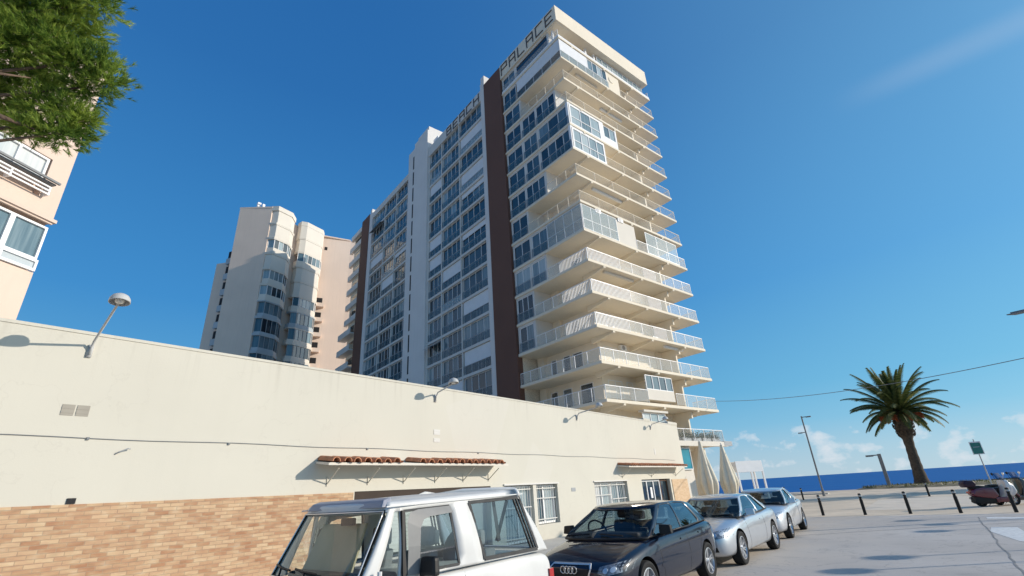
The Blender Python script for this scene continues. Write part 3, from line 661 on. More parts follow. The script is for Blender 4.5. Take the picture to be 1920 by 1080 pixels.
# ground level of the sea end: fascia slab, planters, turquoise window
z = zs_(0)
m = MB(); m.box(-.25,.1,-.0,15.6,z-.1,z+.3); m.build('terrace_fascia', M['bay_white'], T)
m = MB(); m.box(-.2,.12,15.0,16.3,z-.05,z+.35); m.build('fascia_end', M['grey_frame'], T)
for q, yy in enumerate((9.3,10.8,12.3,13.8)):
    wx_ = T.matrix_basis @ Vector((-.5,yy+.6,z+.3))
    po = thing('planter', 'leafy planter box on the first-floor terrace, '+['nearest the white wall','second from the white wall','third from the white wall','nearest the sea'][q], 'planter', wx_, RZ, 'planters on the terrace edge')
    pl = MB(); pl.box(-.25,.25,-.6,.6,0,.32); pl.build('box', M['grey_frame'], po); h = MB()
    for i in range(650):
        y = random.uniform(-.62,.62); x = random.uniform(-.3,.3); zz = .25+abs(random.gauss(0,.28)); s = .06
        a, b = random.uniform(0,2*pi), random.uniform(-1,1)
        d = Vector((cos(a),sin(a),b)).normalized()*s; e = d.cross(Vector((.3,.5,.8))).normalized()*s*.5
        p = Vector((x,y,zz)); h.add([p-e,p+d,p+e,p-d], [(0,1,2,3)])
    h.build('leaves', M['hedge'], po)
win(T, 'shop_window', 7.4, 10.1, 2.7, 4.4, -.35, 1, axis='y', mat=noisy('turquoise_glass', (.03,.27,.36), .15, .25, .6))
m = MB(); m.box(-2.4,-.5,7.4,10.3,0,4.6); m.build('terrace_wall', M['bay_white'], T)
m = MB(); m.box(-8,-1.6,13.6,13.9,0,z); m.box(-2.3,-2.0,14.2,15.2,0,z-.1); m.build('terrace_wall', M['bay_white'], T)

# ------------------------------------------------------------------ pink tower behind
P = thing('pink_tower', 'distant pink apartment tower with stacked glazed bays and an aerial on its roof', 'apartment building', (-84,34,0))
def loc(pts): return [(x+84, y-34) for x, y in pts]
m = MB(); m.prism(loc([(-84.3,26.9),(-80.1,30.8),(-82.7,36.6),(-83.6,42.6),(-81.2,47.8),(-77.5,54.5),(-95,63),(-100,40)]), 0, 52.5); pw = m.build('wall', M['pink'], P)
m = MB(); m.prism(loc([(-84.35,26.85),(-80.05,30.75),(-80.4,31.2),(-84.6,27.3)]), 52.5, 52.8); m.prism(loc([(-83.3,42.2),(-81.1,47.7),(-81.5,47.9),(-83.9,42.6)]), 52.5, 52.75); m.build('parapet', M['pink'], P)
bayA = [(-80.1,30.8),(-79.2,31.6),(-79.7,34.5),(-81.2,35.9),(-82.6,36.0),(-81.0,31.4)]
bayB = [(-81.35,37.1),(-80.9,38.1),(-81.6,41.8),(-82.6,42.6),(-83.4,42.0),(-82.6,37.0)]
def off(poly, d):
    cx = sum(p[0] for p in poly)/len(poly); cy = sum(p[1] for p in poly)/len(poly)
    return [(cx+(x-cx)*(1+d), cy+(y-cy)*(1+d)) for x, y in poly]
rb = random.Random(3)
for bi, bay in enumerate((bayA, bayB)):
    for k in range(16):
        z = 52.2 - 3.0*(k+1); top = 52.9 if k == 0 else z+3.0
        jit = rb.uniform(-.10,.03); fo = MB(); fo.prism(loc(off(bay,.02)), z, z+.2); 
        closed = (bi == 0 and k in (0,1,3)) or (bi == 1 and k in (0,3)) or rb.random() < .12
        mat = M['bay_white'] if k < 6 else (M['bay_white'] if rb.random() < .35 else M['shade_panel'])  # lower floors mostly take the panel with shade in its colour
        sp_h = 1.15 if k < 6 else rb.choice([.5,.8,1.15]); fo.prism(loc(off(bay,-.02+jit)), z+.2, z+sp_h)
        if closed: fo.prism(loc(off(bay,-.03+jit)), z+sp_h, z+2.75)
        fo.prism(loc(off(bay,.0)), z+2.78, top)
        f = fo.build('enclosed_balcony', mat, P)
        if not closed:
            g = MB(); pl = loc(off(bay,-.06+jit))
            for i in range(3):
                a, b = Vector((*pl[i],0)), Vector((*pl[i+1],0)); nn = max(1, int((b-a).length/.8))
                for j in range(nn):
                    p, q = a.lerp(b, j/nn), a.lerp(b, (j+1)/nn)
                    g.quad((p.x,p.y,z+sp_h),(q.x,q.y,z+sp_h),(q.x,q.y,z+2.8),(p.x,p.y,z+2.8), 0, rb.choice([.2,.3,.5,.6,.7]) if k < 6 else rb.choice([.1,.3,.4,.5,.55,.6]))
            g.build('pane', M['pane'], f)
            for i in range(3):
                a, b = Vector((*pl[i],0)), Vector((*pl[i+1],0)); nn = max(1, int((b-a).length/.8)); d = (b-a).normalized()*.04
                for j in range(nn+1):
                    p = a.lerp(b, j/nn)+Vector((d.y,-d.x,0)); fr = MB(); fr.bar((p.x,p.y,z+sp_h),(p.x,p.y,z+2.8),.07); fr.build('frame', M['white_frame'] if k < 6 else M['grey_frame'], f)
# little bathroom windows and drying balconies on the right-hand wall
d1 = Vector((2.4,5.2,0)).normalized(); n1 = Vector((d1.y,-d1.x,0)); o0 = Vector((.4,8.6,0))
def wallq(mb, t0, t1, dn, z0, z1):
    a = o0+d1*t0; b = o0+d1*t1; mb.hexa([(a.x,a.y,z0),(b.x,b.y,z0),(b.x+n1.x*dn,b.y+n1.y*dn,z0),(a.x+n1.x*dn,a.y+n1.y*dn,z0),(a.x,a.y,z1),(b.x,b.y,z1),(b.x+n1.x*dn,b.y+n1.y*dn,z1),(a.x+n1.x*dn,a.y+n1.y*dn,z1)])
for k in range(4, 16):
    z = 52 - 3.0*k - 2.2; m = MB(); wallq(m, .1, 1.7, 1.0, z-.9, z-.75); wallq(m, .1, 1.7, .9, z-.75, z-.1)
    a = MB(); wallq(a, .25, 1.4, .05, z+.0, z+1.2)
    o = m.build('drying_balcony', M['pink'], P); a.build('window', M['dark'], o)
m = MB(); wallq(m, .8, 1.3, .05, 49.6, 50.3); m.build('window', M['dark'], P)
# lower wing at the back left
m = MB(); m.prism(loc([(-88.9,26.35),(-86.2,27.9),(-90,33),(-94,31)]), 0, 42.7); m.build('rear_wing', M['pink'], P)
for k in range(12):
    z = 42 - 3.0*k; m = MB(); m.prism(loc([(-86.6,27.0),(-84.9,27.6),(-85.3,28.9),(-86.9,28.1)]), z, z+1.1); m.prism(loc([(-86.5,27.2),(-85.0,27.7),(-85.3,28.7),(-86.7,28.1)]), z+1.1, z+2.5, 1); m.build('rear_balcony', [M['shade_panel'], M['dark']], P)
m = MB(); m.tube([(-.5,-4,52.5),(-.5,-4,55.4)], .07, 6); m.tube([(.1,-3.4,52.5),(.1,-3.4,55.0)], .06, 6)
for z in (53.9,54.5,55.1): m.box(-.75,-.2,-4.3,-3.7,z-.2,z+.15)
m.box(-.1,.35,-3.6,-3.2,54.2,54.9); m.tube([(-1.0,-4.0,53.3),(.6,-3.0,53.3)], .04, 5); m.build('aerial', M['white_frame'], P)

# ------------------------------------------------------------------ peach block at the left
B = thing('peach_building', 'peach apartment block with white sliding windows at the left edge, under the pine branches', 'apartment building', (-24.97,1.2,0), atan2(.877,-.48))
B_wall = MB(); B_wall.box(-12,0,0,9,0,10.72); B_wall.box(-12,-.02,.3,9,10.72,12.94); B_wall.box(-12,0,0,9,12.94,13.8); B_wall.box(-.75,0,0,9,13.8,15.6); B_wall.box(-12,-.75,.35,9,13.8,15.6); B_wall.box(-12,0,0,9,15.6,21.5)
B_wall.build('wall', M['pink_left'], B)
m = MB(); m.box(-12,.06,-.16,0,12.94,13.08); m.box(-12,-.02,-.08,0,12.86,12.94); m.build('ledge', M['pink_left'], B)
def leftwin(x0, x1, z0, z1, n, tone):
    f = win(B, 'window', x0, x1, z0, z1, .02, n, tone=tone, fr=.085, depth=.12); return f
leftwin(-2.9,-.82,14.35,15.56,2,.9)
f = leftwin(-1.25+.0,-.04,11.25,12.72,1,.62); leftwin(-3.6,-1.25,11.25,12.72,2,.66)
m = MB(); m.box(-4.4,-.5,-.55,-.45,14.38,14.46); m.box(-4.4,-.55,-.38,-.02,14.34,14.40); m.build('clothes_rail', M['pole'], B)
m = MB()
for z in (13.86,14.02,14.18): m.box(-4.4,-.62,-.32,-.27,z,z+.06)
for x in (-.65,-2.0,-3.3): m.box(x-.03,x+.03,-.3,-.0,13.84,14.24)
m.build('window_rack', M['white_frame'], B)
m = MB(); m.box(-3.6,-.04,-.10,.02,11.12,11.22); m.box(-3.6,-.04,-.10,.02,10.74,10.84)
for x in (-3.6,-1.3,-.12): m.box(x,x+.08,-.10,.02,10.84,11.12)
o = m.build('window_rack', M['white_frame'], B); m = MB(); m.box(-3.55,-.1,-.03,.01,10.84,11.12); m.build('rack_panel', M['shade_panel'], o)

# ------------------------------------------------------------------ long white building
K = thing('white_building', 'long low white rendered building with brick base, tiled canopies and grilled doors', 'building', (-11.7,0,0))
ops = [(7.6,12.75,1.97),(13.45,16.6,1.96),(19.35,22.35,1.95),(23.9,27.35,1.98)]
YE = 29.75; TOPZ = 4.98
m = MB()
cur = -16.0
m.box(-.3,0,cur,YE,2.35,TOPZ)
edges = [(cur, 7.6)] + [(a[1], b[0]) for a, b in zip(ops, ops[1:])] + [(ops[-1][1], YE)]
for a, b in edges: m.box(-.3,0,a,b,0,2.35)
for a, b, t in ops: m.box(-.3,0,a,b,t,2.35)
m.box(-12,-.3,YE-.3,YE,0,TOPZ-.4); m.box(-12,-.3,-16,YE-.3,4.2,4.4); m.box(-12,-11.7,-16,YE-.3,0,4.4); m.box(-12,-.3,-16,-15.7,0,4.4)
m.build('wall', M['white_wall'], K)
m = MB(); m.box(-.42,.03,YE-1.35,YE+.0,TOPZ,TOPZ+.14); m.box(-.4,.02,25.2,26.0,TOPZ,TOPZ+.1); m.box(-.3,.015,-16,YE,TOPZ-.045,TOPZ+.012); m.build('parapet_cap', M['white_wall'], K)
m = MB(); m.box(0,.035,-16,7.55,0,1.95); m.build('brick_base', M['brick'], K)
m = MB(); m.box(0,.03,27.55,YE+.02,0,1.93); m.build('tiled_plinth', M['ochre'], K)
m = MB(); pts = [(.012, y, 3.06 - .004*y + .012*sin(y*1.7)) for y in [(-16+i*.5) for i in range(90)]]; m.tube(pts, .007, 5); m.build('cable', M['pole'], K)
for y in (.6, 2.0, 4.4, 7.9, 12.2):
    m = MB(); m.box(0,.03,y-.02,y+.02,3.03-.004*y,3.075-.004*y); m.build('cable_clip', M['pole'], K)
def grille_plate(y0, y1, z0, z1, nm='vent_grille', mat=None):
    m = MB(); n = 5
    for i in range(n): m.box(0,.008+.004*(i%2),y0,y1,z0+(z1-z0)*i/n,z0+(z1-z0)*(i+1)/n)
    return m.build(nm, mat or M['kerb'], K)
grille_plate(1.52,1.70,3.43,3.62,'vent_grille',noisy('old_vent',(.36,.33,.28),.8,.1)); grille_plate(1.73,1.91,3.43,3.62,'vent_grille',bpy.data.materials['old_vent'])
grille_plate(10.25,10.5,3.5,3.66,'vent_grille',M['band']); grille_plate(10.25,10.5,3.28,3.4,'vent_grille',M['band'])
grille_plate(25.95,26.1,3.2,3.5,'vent_grille',M['band'])
grille_plate(17.55,17.85,1.64,1.78,'meter_plate',M['grey_frame'])
m = MB(); m.tube([(0,2.45,2.78),(.06,2.5,2.82),(.09,2.62,2.88),(.05,2.66,2.88)], .012, 6); m.build('wall_hook', M['grey_frame'], K)
m = MB(); m.box(.0,.02,1.95,2.07,1.96,2.05); m.build('wall_hole', M['dark'], K)
# doors and windows in the openings
m = MB(); m.box(-.28,-.24,7.6,12.75,.11,1.97)
for i in range(18): m.box(-.24,-.225,7.6,12.75,.2+i*.1,.27+i*.1)
o = m.build('garage_door', noisy('grey_shutter', (.50,.48,.43), .7, .1), K); m = MB(); m.box(-.22,-.02,7.62,12.73,1.70,1.965); m.build('lintel_shadow', noisy('lintel_shadow_brown', (.045,.03,.022), .7, .15), o)  # dark strip paints the recess shadow under the lintel
def kwin(y0, y1, z0, z1, n, tone, nm='grilled_door', bars=True, fm=None):
    f = win(K, nm, y0, y1, z0, z1, -.16, n, tone=tone, axis='y', fr=.07, framemat=fm)
    if bars:
        m = MB(); k = int((y1-y0)/.14)
        for i in range(k+1): m.box(-.1,-.085,y0+(y1-y0)*i/k-.007,y0+(y1-y0)*i/k+.007,z0,z1)
        for z in (z0+.15,(z0+z1)/2+.2,z1-.12): m.box(-.105,-.08,y0,y1,z-.015,z+.015)
        m.build('grille', M['band'], f)
    return f
kwin(13.5,15.1,.12,1.94,2,.72); kwin(15.15,16.55,.62,1.94,2,.7,'grilled_window')
m = MB(); m.box(-.26,0,15.1,16.6,.11,.6); m.box(-.14,.0,15.05,15.25,.6,1.96); m.build('door_pier', M['white_wall'], K)
kwin(19.4,20.9,.5,1.93,2,.82,'grilled_window'); kwin(20.95,22.3,.12,1.93,2,.5)
m = MB(); m.box(-.26,-.1,19.35,20.9,.11,.48); m.build('door_pier', M['white_wall'], K)
kwin(23.95,26.3,.75,1.95,3,.3,'grilled_window',False,M['white_frame']); kwin(26.35,27.3,.12,1.95,1,.1,'wooden_door',False,noisy('brown_wood',(.12,.06,.035),.6,.2))
m = MB(); m.box(-.26,0.02,23.9,26.32,.11,.73); m.build('door_pier', M['white_wall'], K)
m = MB(); m.box(-.09,-.07,24.9,25.1,1.1,1.6); m.build('notice', M['white_frame'], K)
for (y0,y1,t) in ((13.4,16.66,1.96),(19.3,22.4,1.95)):
    m = MB(); m.box(0,.05,y0,y1,t,t+.05); m.build('lintel_rail', M['band'], K)
def canopy(y0, y1, z0, proj, gap=(), step=.30, bn=6):
    zw = z0+.09
    m = MB(); m.hexa([(.0,y0,zw-.07),(proj,y0,z0-.06),(proj,y1,z0-.06),(0,y1,zw-.07),(0,y0,zw-.02),(proj,y0,z0),(proj,y1,z0),(0,y1,zw-.02)])
    c = m.build('tiled_canopy', M['bay_white'], K)
    t = MB(); n = int((y1-y0)/step); rr = random.Random(5)
    for i in range(n):
        if i in gap:
            if t.v: t.build('roof_tiles', M['terracotta'], c, smooth='auto'); t = MB()
            continue
        yc = y0+step*(i+.5)+rr.uniform(-.02,.02); r = step*.36; dz = rr.uniform(-.012,.012); px = proj+.07+rr.uniform(-.02,.02); k = 9
        for rad, flip in ((r,1),(r*.8,-1)):
            vs = []
            for (x, z) in ((0,zw+.01+dz),(px,z0+.015+dz)):
                for j in range(k): a = pi*j/(k-1); vs.append((x, yc+rad*cos(a), z+rad*sin(a)*1.0))
            t.add(vs, [[j,j+1,k+j+1,k+j] for j in range(k-1)])
        vs = [(px, yc+r*cos(pi*j/(k-1)), z0+.015+dz+r*sin(pi*j/(k-1))) for j in range(k)] + [(px, yc+r*.8*cos(pi*j/(k-1)), z0+.015+dz+r*.8*sin(pi*j/(k-1))) for j in range(k)]
        t.add(vs, [[j,j+1,k+j+1,k+j] for j in range(k-1)])
        # channel tile between
        yb = yc+step*.5; vs = []
        for (x, z) in ((0,zw-.0),(px-.02,z0+.005)):
            for j in range(5): a = pi+pi*j/4; vs.append((x, yb+step*.22*cos(a), z+.05+step*.2*sin(a)))
        t.add(vs, [[j,j+1,5+j+1,5+j] for j in range(4)])
    t.build('roof_tiles', M['terracotta'], c, smooth='auto')
    for i in range(bn):
        y = y0+.35+(y1-y0-.7)*i/(bn-1); b = MB()
        b.bar((.0,y,z0-.46),(proj-.12,y,z0-.12),.022); b.bar((.012,y,zw-.36),(.012,y,z0-.50),.022); b.build('bracket', M['white_wall'], c)
    return c
canopy(6.45,13.0,2.62,.62,gap=(7,8))
canopy(21.6,28.6,2.58,.62,step=.24,bn=3)

# wall lamps
def lamp_things(y, reach, rise, label):
    o = thing('wall_lamp', label, 'wall lamp', (-11.7,y,4.62), 0, 'lamps along the white wall')
    m = MB(); m.box(0,.03,-.04,.04,-.12,.12); m.tube([(.03,0,-.07),(.06,0,.06),(.14,0,.16),(reach-.14,0,rise-.07),(reach-.05,0,rise-.02)], .021, 8); m.build('arm', M['lamp_paint'], o, smooth=True)
    R = Matrix.Rotation(radians(-9),4,'Y')
    s = MB(); prof = [(r_*.84, h_*.95) for r_, h_ in [(.03,.13),(.09,.12),(.145,.085),(.18,.03),(.19,-.04),(.178,-.045),(.168,.02),(.13,.07),(.05,.1),(.0,.1)]]
    s.lathe(prof, (0,0,0), 'z', 24); a = s.build('shade', M['lamp_paint'], o, smooth='auto')
    b = MB(); b.lathe([(0,.06),(.06,.05),(.075,.0),(.06,-.045),(0,-.06)], (0,0,0), 'z', 14); bb = b.build('bulb', M['lens'], a, smooth=True)
    a.matrix_local = Matrix.Translation((reach,0,rise)) @ R; return o
lamp_things(1.668,1.40,.62,'domed wall lamp nearest the camera, on a long arm left of the pink tower')
lamp_things(10.29,.86,.36,'short-armed round wall lamp in front of the brown stripe of the high-rise')
lamp_things(18.5,1.2,.34,'round wall lamp under the balcony corner of the high-rise')
lamp_things(25.9,.95,.34,'domed wall lamp near the far end of the white wall')

# ------------------------------------------------------------------ pine
pt = thing('pine_tree', 'pine tree with dense green needle clumps hanging over the top left corner', 'tree', (-11.2,-3.6,0))
C_ = Vector((-11.2,-3.6,0))
clumps = [(-9.27,-0.9,9.25,1.0),(-8.94,-0.62,9.35,0.8),(-8.55,-0.27,9.22,0.75),(-8.18,0.0,9.33,0.55),(-8.91,-0.67,8.44,0.8),(-8.76,-0.35,8.65,0.75),(-8.7,-0.07,9.05,0.6),(-9.93,-0.4,8.75,0.7),(-10.34,-0.56,8.5,0.7),(-8.7,-0.05,8.41,0.65),(-8.5,0.26,8.5,0.5),(-8.46,0.45,8.22,0.48),(-8.79,0.23,8.12,0.55),(-9.48,-0.08,8.37,0.5),(-9.19,-0.06,7.72,0.6),(-8.89,0.23,7.62,0.5),(-10.17,-0.36,8.05,0.5),(-9.15,-0.13,7.23,0.42),(-8.92,0.17,7.22,0.48),(-8.94,0.37,7.36,0.35),(-8.81,0.4,7.57,0.3),(-9.42,-0.37,7.35,0.3),(-9.6,-1.19,8.78,1.2),(-10.08,-1.09,8.1,1.1),(-9.05,-1.46,9.43,1.2),(-8.76,-0.83,9.84,1.0),(-8.25,-0.26,9.83,0.7),(-10.33,-1.64,8.52,1.3),
 (-10.1,-2.2,8.0,1.2),(-10.4,-2.7,9.1,1.3),(-9.7,-1.9,7.3,.7),(-9.7,-2.4,9.6,1.1),(-11,-3,10,1.6),(-12.5,-3.5,9.6,1.6),(-11.5,-5,9.8,1.6),(-10,-3.6,10.4,1.5),(-11.2,-3.6,11.3,1.6)]
m = MB(); m.tube([(0,0,0),(.1,.05,2),(0,.2,4.5),(.2,.3,6.6),(.1,.1,8.6),(0,0,10.6)], [.3,.26,.22,.18,.12,.05], 10)
hub = Vector((.2,.3,6.6))
for i, (x, y, z, r) in enumerate(clumps):
    if i % 2 and i > 3: continue
    e = Vector((x,y,z)) - C_; s = Vector((.15,.25,min(z-.9,9.0)-.6)); mid = s.lerp(e,.5)+Vector((0,0,-.15))
    m.tube([s,mid,e], [.06,.04,.015], 6)
m.tube([Vector((-9.9,-1.7,7.3))-C_,Vector((-8.85,-.75,7.72))-C_,Vector((-8.80,-.35,7.88))-C_], [.03,.024,.008], 6); m.tube([Vector((-10.2,-1.5,7.0))-C_,Vector((-9.04,-.485,7.2))-C_,Vector((-9.05,-.1,7.2))-C_], [.05,.04,.015], 6)
m.build('trunk', M['bark'], pt, smooth=True)
rp = random.Random(11); m = MB()
def tuft(m, p, d, L_, n, w):
    d = d.normalized(); a = d.orthogonal().normalized(); b = d.cross(a)
    for i in range(n):
        t = rp.uniform(0,2*pi); s = rp.uniform(.25,.95); q = (d + (a*cos(t)+b*sin(t))*s).normalized()*L_*rp.uniform(.7,1.1)
        sd = q.cross(Vector((rp.uniform(-1,1),rp.uniform(-1,1),rp.uniform(-1,1)))).normalized()*w
        st = p + d*rp.uniform(-.05,.05)
        o = len(m.v); m.v += [tuple(st-sd), tuple(st+sd), tuple(st+q)]; m.f.append([o,o+1,o+2]); m.m.append(0); m.t.append(0)
for i, (x, y, z, r) in enumerate(clumps):
    c = Vector((x,y,z)) - C_; vis = i < 28; r *= .80 if vis else 1; y -= .16 if vis else 0; n = int((950 if vis else 330)*r*r+90*r)
    for j in range(n):
        v = Vector((rp.gauss(0,1),rp.gauss(0,1),rp.gauss(0,1))).normalized()
        rad = r*(rp.random()**.5)*(.86+.2*sin(7*v.x+5*v.z+i)); p = c + Vector((v.x*rad, v.y*rad, v.z*rad*.82))
        tuft(m, p, v*.8+Vector((rp.uniform(-.4,.4),rp.uniform(-.4,.4),.45)),   .10 if vis else .2, 20 if vis else 9, .0046 if vis else .008)
m.build('crown', M['needles'], pt)

# ------------------------------------------------------------------ palms
def interp(tab, y):
    if y <= tab[0][0]: return tab[0][1]
    for (a, va), (b, vb) in zip(tab, tab[1:]):
        if y <= b: return va + (vb-va)*(y-a)/(b-a)
    return tab[-1][1]
def palm(x, y, label, lean=(.35,0), h=7.2, nf=60, fl=5.7, seed=2):
    o = thing('palm_tree', label, 'palm tree', (x,y,0)); r_ = random.Random(seed)
    m = MB(); pts = []; rad = []
    for i in range(19):
        t = i/18; pts.append((lean[0]*t**1.3, lean[1]*t, h*t))
        rad.append(interp([(0,.80),(.06,.66),(.2,.52),(.55,.43),(.66,.46),(.73,.66),(.82,.80),(.92,.78),(1,.70)], t) + .035*(i%2))
    pts += [(lean[0],lean[1],h+.4),(lean[0],lean[1],h+.8)]; rad += [.66,.35]
    m.tube(pts, rad, 16)
    for i in range(190):                       # old leaf bases
        t = r_.random(); a = r_.uniform(0,2*pi); z = h*(.70+.33*t); rr = .66+.2*sin(pi*t)
        c = Vector((lean[0]*.9+rr*cos(a), lean[1]+rr*sin(a), z)); d = Vector((cos(a),sin(a),1.4)).normalized()*.28
        m.bar(c, c+d, .13, .05)
    m.build('trunk', M['trunk'], o, smooth='auto')
    cz = h+.55; top = Vector((lean[0],lean[1],cz)); m = MB(); fr = MB()
    for i in range(nf):
        az = i*2.39996+r_.uniform(-.15,.15); t = (i+.5)/nf
        el = radians(86 - 96*t**.95) + r_.uniform(-.09,.09); Lf = fl*(.72+.28*sin(pi*min(1,t*1.1+.12)))*r_.uniform(.9,1.08)
        d = Vector((cos(az)*cos(el), sin(az)*cos(el), sin(el))); side = Vector((-sin(az),cos(az),0)); p = top + d*.3; pos = [p.copy()]; n = 16
        droop = (.05 + .045*t)*r_.uniform(.8,1.25)
        for k in range(n):
            p = p + d*(Lf/n); d = (d + Vector((0,0,-droop*(.4+1.4*k/n)))).normalized(); pos.append(p.copy())
        m.tube(pos, [.05*(1-.85*k/n) for k in range(n+1)], 4, cap=False)
        for k in range(1, n+1):
            a, b = pos[k-1], pos[k]; tan = (b-a).normalized(); nrm = side.cross(tan).normalized()
            ll = .74*sin(pi*(.12+.85*k/(n+1)))**.7*r_.uniform(.85,1.1)
            for q in (0,.33,.66):
                bp = a.lerp(b, q)
                for sg in (-1,1):
                    dv = (side*sg*.82 + tan*.62 + nrm*.34 + Vector((0,0,-.22))).normalized()*ll; w = tan*.085
                    o2 = len(m.v); m.v += [tuple(bp-w), tuple(bp+w), tuple(bp+dv)]; m.f.append([o2,o2+1,o2+2]); m.m.append(0); m.t.append(0)
    m.build('crown', M['frond'], o)
    for i in range(16):
        az = r_.uniform(0,2*pi); d = Vector((cos(az),sin(az),.35)); p = top+Vector((0,0,-.35)); pos = [p]
        for k in range(6): p = p + d*.3; d = (d+Vector((0,0,-.2))).normalized(); pos.append(p)
        fr.tube(pos, [.06]*7, 5)
        for k in range(46):
            s = pos[-1]+Vector((r_.uniform(-.45,.45),r_.uniform(-.45,.45),r_.uniform(-.5,.3))); fr.tube([pos[-2], s], [.02,.035], 4)
    fr.build('fruit_stalks', M['fruit'], o); return o
palm(-2.25,71.6,'tall feathery date palm with orange fruit stalks on the seafront', lean=(.2,.0))
palm(13.5,60,'second date palm just outside the right edge, shading the promenade', h=6, nf=50, seed=5)

# ------------------------------------------------------------------ street furniture
def bollard(i, x, y, label):
    o = thing('bollard', label, 'bollard', (x,y,0), 0, 'bollards along the promenade edge')
    m = MB(); m.lathe([(0,0),(.062,0),(.062,.60),(.05,.615),(.05,.68),(.062,.695),(.062,.82),(.045,.85),(0,.85)], (0,0,0), 'z', 16); m.build('post', M['black'], o, smooth='auto')
    m = MB(); m.lathe([(.064,.72),(.0645,.72),(.0645,.78),(.064,.78)], (0,0,0), 'z', 16); m.build('band', M['metal'], o)
for i, (x, y, l) in enumerate([(-4.77,27.3,'dark bollard nearest the silver cars'),(-3.16,27.2,'dark bollard second from the parked cars'),(-1.6,27.35,'dark bollard standing in the middle of the row'),(.0,27.2,'dark bollard in front of the scooter tail'),(1.58,27.05,'dark bollard in front of the scooter front wheel')]): bollard(i, x, y, l)
for x, y, l in ((-1.25,43.6,'small far bollard standing before the palm bed'),(-8.9,45,'small far bollard beyond the last silver car')): bollard(9, x, y, l)

def pole_light(name, label, x, y, h, r, arms, square=False):
    o = thing(name, label, 'street lamp', (x,y,0)); m = MB()
    if square: m.box(-r,r,-r*.6,r*.6,0,h)
    else: m.tube([(0,0,0),(0,0,.5),(0,0,.52),(0,0,h)], [r*1.5,r*1.5,r,r*.8], 10)
    m.build('pole', M['pole'], o, smooth='auto')
    for (z, dx, dy, w) in arms:
        a = MB(); a.bar((0,0,z),(dx,dy,z),w,w*.5); k = .45
        e = Vector((dx,dy,0)); a.hexa([(dx*k-w*1.1*(dy!=0),dy*k-w*1.1*(dx!=0),z-w*.55),(dx-w*1.1*(dy!=0),dy-w*1.1*(dx!=0),z-w*.55),(dx+w*1.1*(dy!=0),dy+w*1.1*(dx!=0),z-w*.55),(dx*k+w*1.1*(dy!=0),dy*k+w*1.1*(dx!=0),z-w*.55),(dx*k-w*1.1*(dy!=0),dy*k-w*1.1*(dx!=0),z-w*.26),(dx-w*1.1*(dy!=0),dy-w*1.1*(dx!=0),z-w*.26),(dx+w*1.1*(dy!=0),dy+w*1.1*(dx!=0),z-w*.26),(dx*k+w*1.1*(dy!=0),dy*k+w*1.1*(dx!=0),z-w*.26)])
        a.build('lamp_head', M['pole'], o)
    return o
pole_light('street_lamp','tall thin street lamp with two short heads at different heights',-8.55,51.6,6.72,.075,[(6.62,.75,0,.12),(5.3,-.62,0,.11)])
pole_light('promenade_light','short thick promenade light with one arm, left of the palm',-5.0,68.6,3.45,.17,[(3.34,-1.25,0,.22)],True)
pole_light('street_lamp','street lamp whose head tip shows at the right edge of the sky',6.6,27.7,7.55,.08,[(7.45,-2.55,.5,.14)])
for (x,y,h) in ((8.1,20.9,4.5),(7.6,18.9,4.5),(8.05,30.7,4.5),(8.9,29.0,4.5),(8.75,26.7,4.5)):
    o = thing('street_lamp','slim street lamp standing beyond the right edge','street lamp',(x,y,0),0,'street lamps beyond the right edge')
    m = MB(); m.tube([(0,0,0),(0,0,h-.2)], .035, 8); m.build('pole', M['pole'], o)
    m = MB(); m.lathe([(0,h-.26),(.30,h-.2),(.36,h-.12),(.30,h-.04),(0,h)], (0,0,0), 'z', 16); m.build('lamp_head', M['pole'], o, smooth=True)
# sign
o = thing('street_sign','green and white rectangular sign on a thin pole behind the scooter','sign',(1.62,36,0))
m = MB(); m.tube([(0,0,0),(0,0,2.95)], .028, 8); m.build('pole', M['metal'], o)
R = MB(); R.box(-.23,.23,-.06,-.03,2.2,2.84); s = R.build('sign_plate', M['white_frame'], o)
m = MB(); m.box(-.2,.2,-.066,-.0605,2.23,2.78); m.build('sign_face', noisy('sign_green', (.045,.20,.17), .45, .15, 6), s)
m = MB(); m.box(-.13,.13,-.071,-.067,2.55,2.58); m.build('sign_marks', M['shade_panel'], s)
# folded parasols
def parasol(x, y, h, hem, label, seed):
    r_ = random.Random(seed); o = thing('folded_parasol', label, 'parasol', (x,y,0), r_.uniform(0,1), 'folded parasols at the corner of the terrace')
    m = MB(); m.tube([(0,0,0),(0,0,h+.1)], .035, 8); m.box(-.4,.4,-.4,.4,0,.1); m.build('pole', M['white_frame'], o)
    m = MB(); n = 48; rows = 16
    for j in range(rows+1):
        t = j/rows; z = h-(h-hem)*t; base = .07+.46*min(1,t*1.35)**1.15 - .55*max(0,t-.78)*1.6
        for i in range(n):
            a = 2*pi*i/n; cr = abs(cos(3.5*a+.4*sin(3*t))); fold = 1.12-.42*(t**.5)*(1-cr)**1.2+.12*t*sin(2*a+seed)
            zz = z - (.75*cr+.2*sin(3*a+seed)-.4)*max(0,t-.55)
            m.v.append((base*fold*cos(a), base*fold*sin(a), zz))
    for j in range(rows):
        for i in range(n): m.f.append([j*n+i,j*n+(i+1)%n,(j+1)*n+(i+1)%n,(j+1)*n+i]); m.m.append(0); m.t.append(0)
    m.build('canopy', M['canvas'], o, smooth=True)
    m = MB(); m.lathe([(.30,0),(.315,.0),(.315,.08),(.30,.08)], (0,0,hem+.75), 'z', 20); m.build('tie_strap', M['canvas'], o); return o
parasol(-11.0,31.1,4.0,.9,'folded cream parasol closest to the end of the white wall',1)
parasol(-10.1,32.2,3.75,.95,'folded cream parasol on the seaward side of its pair',4)
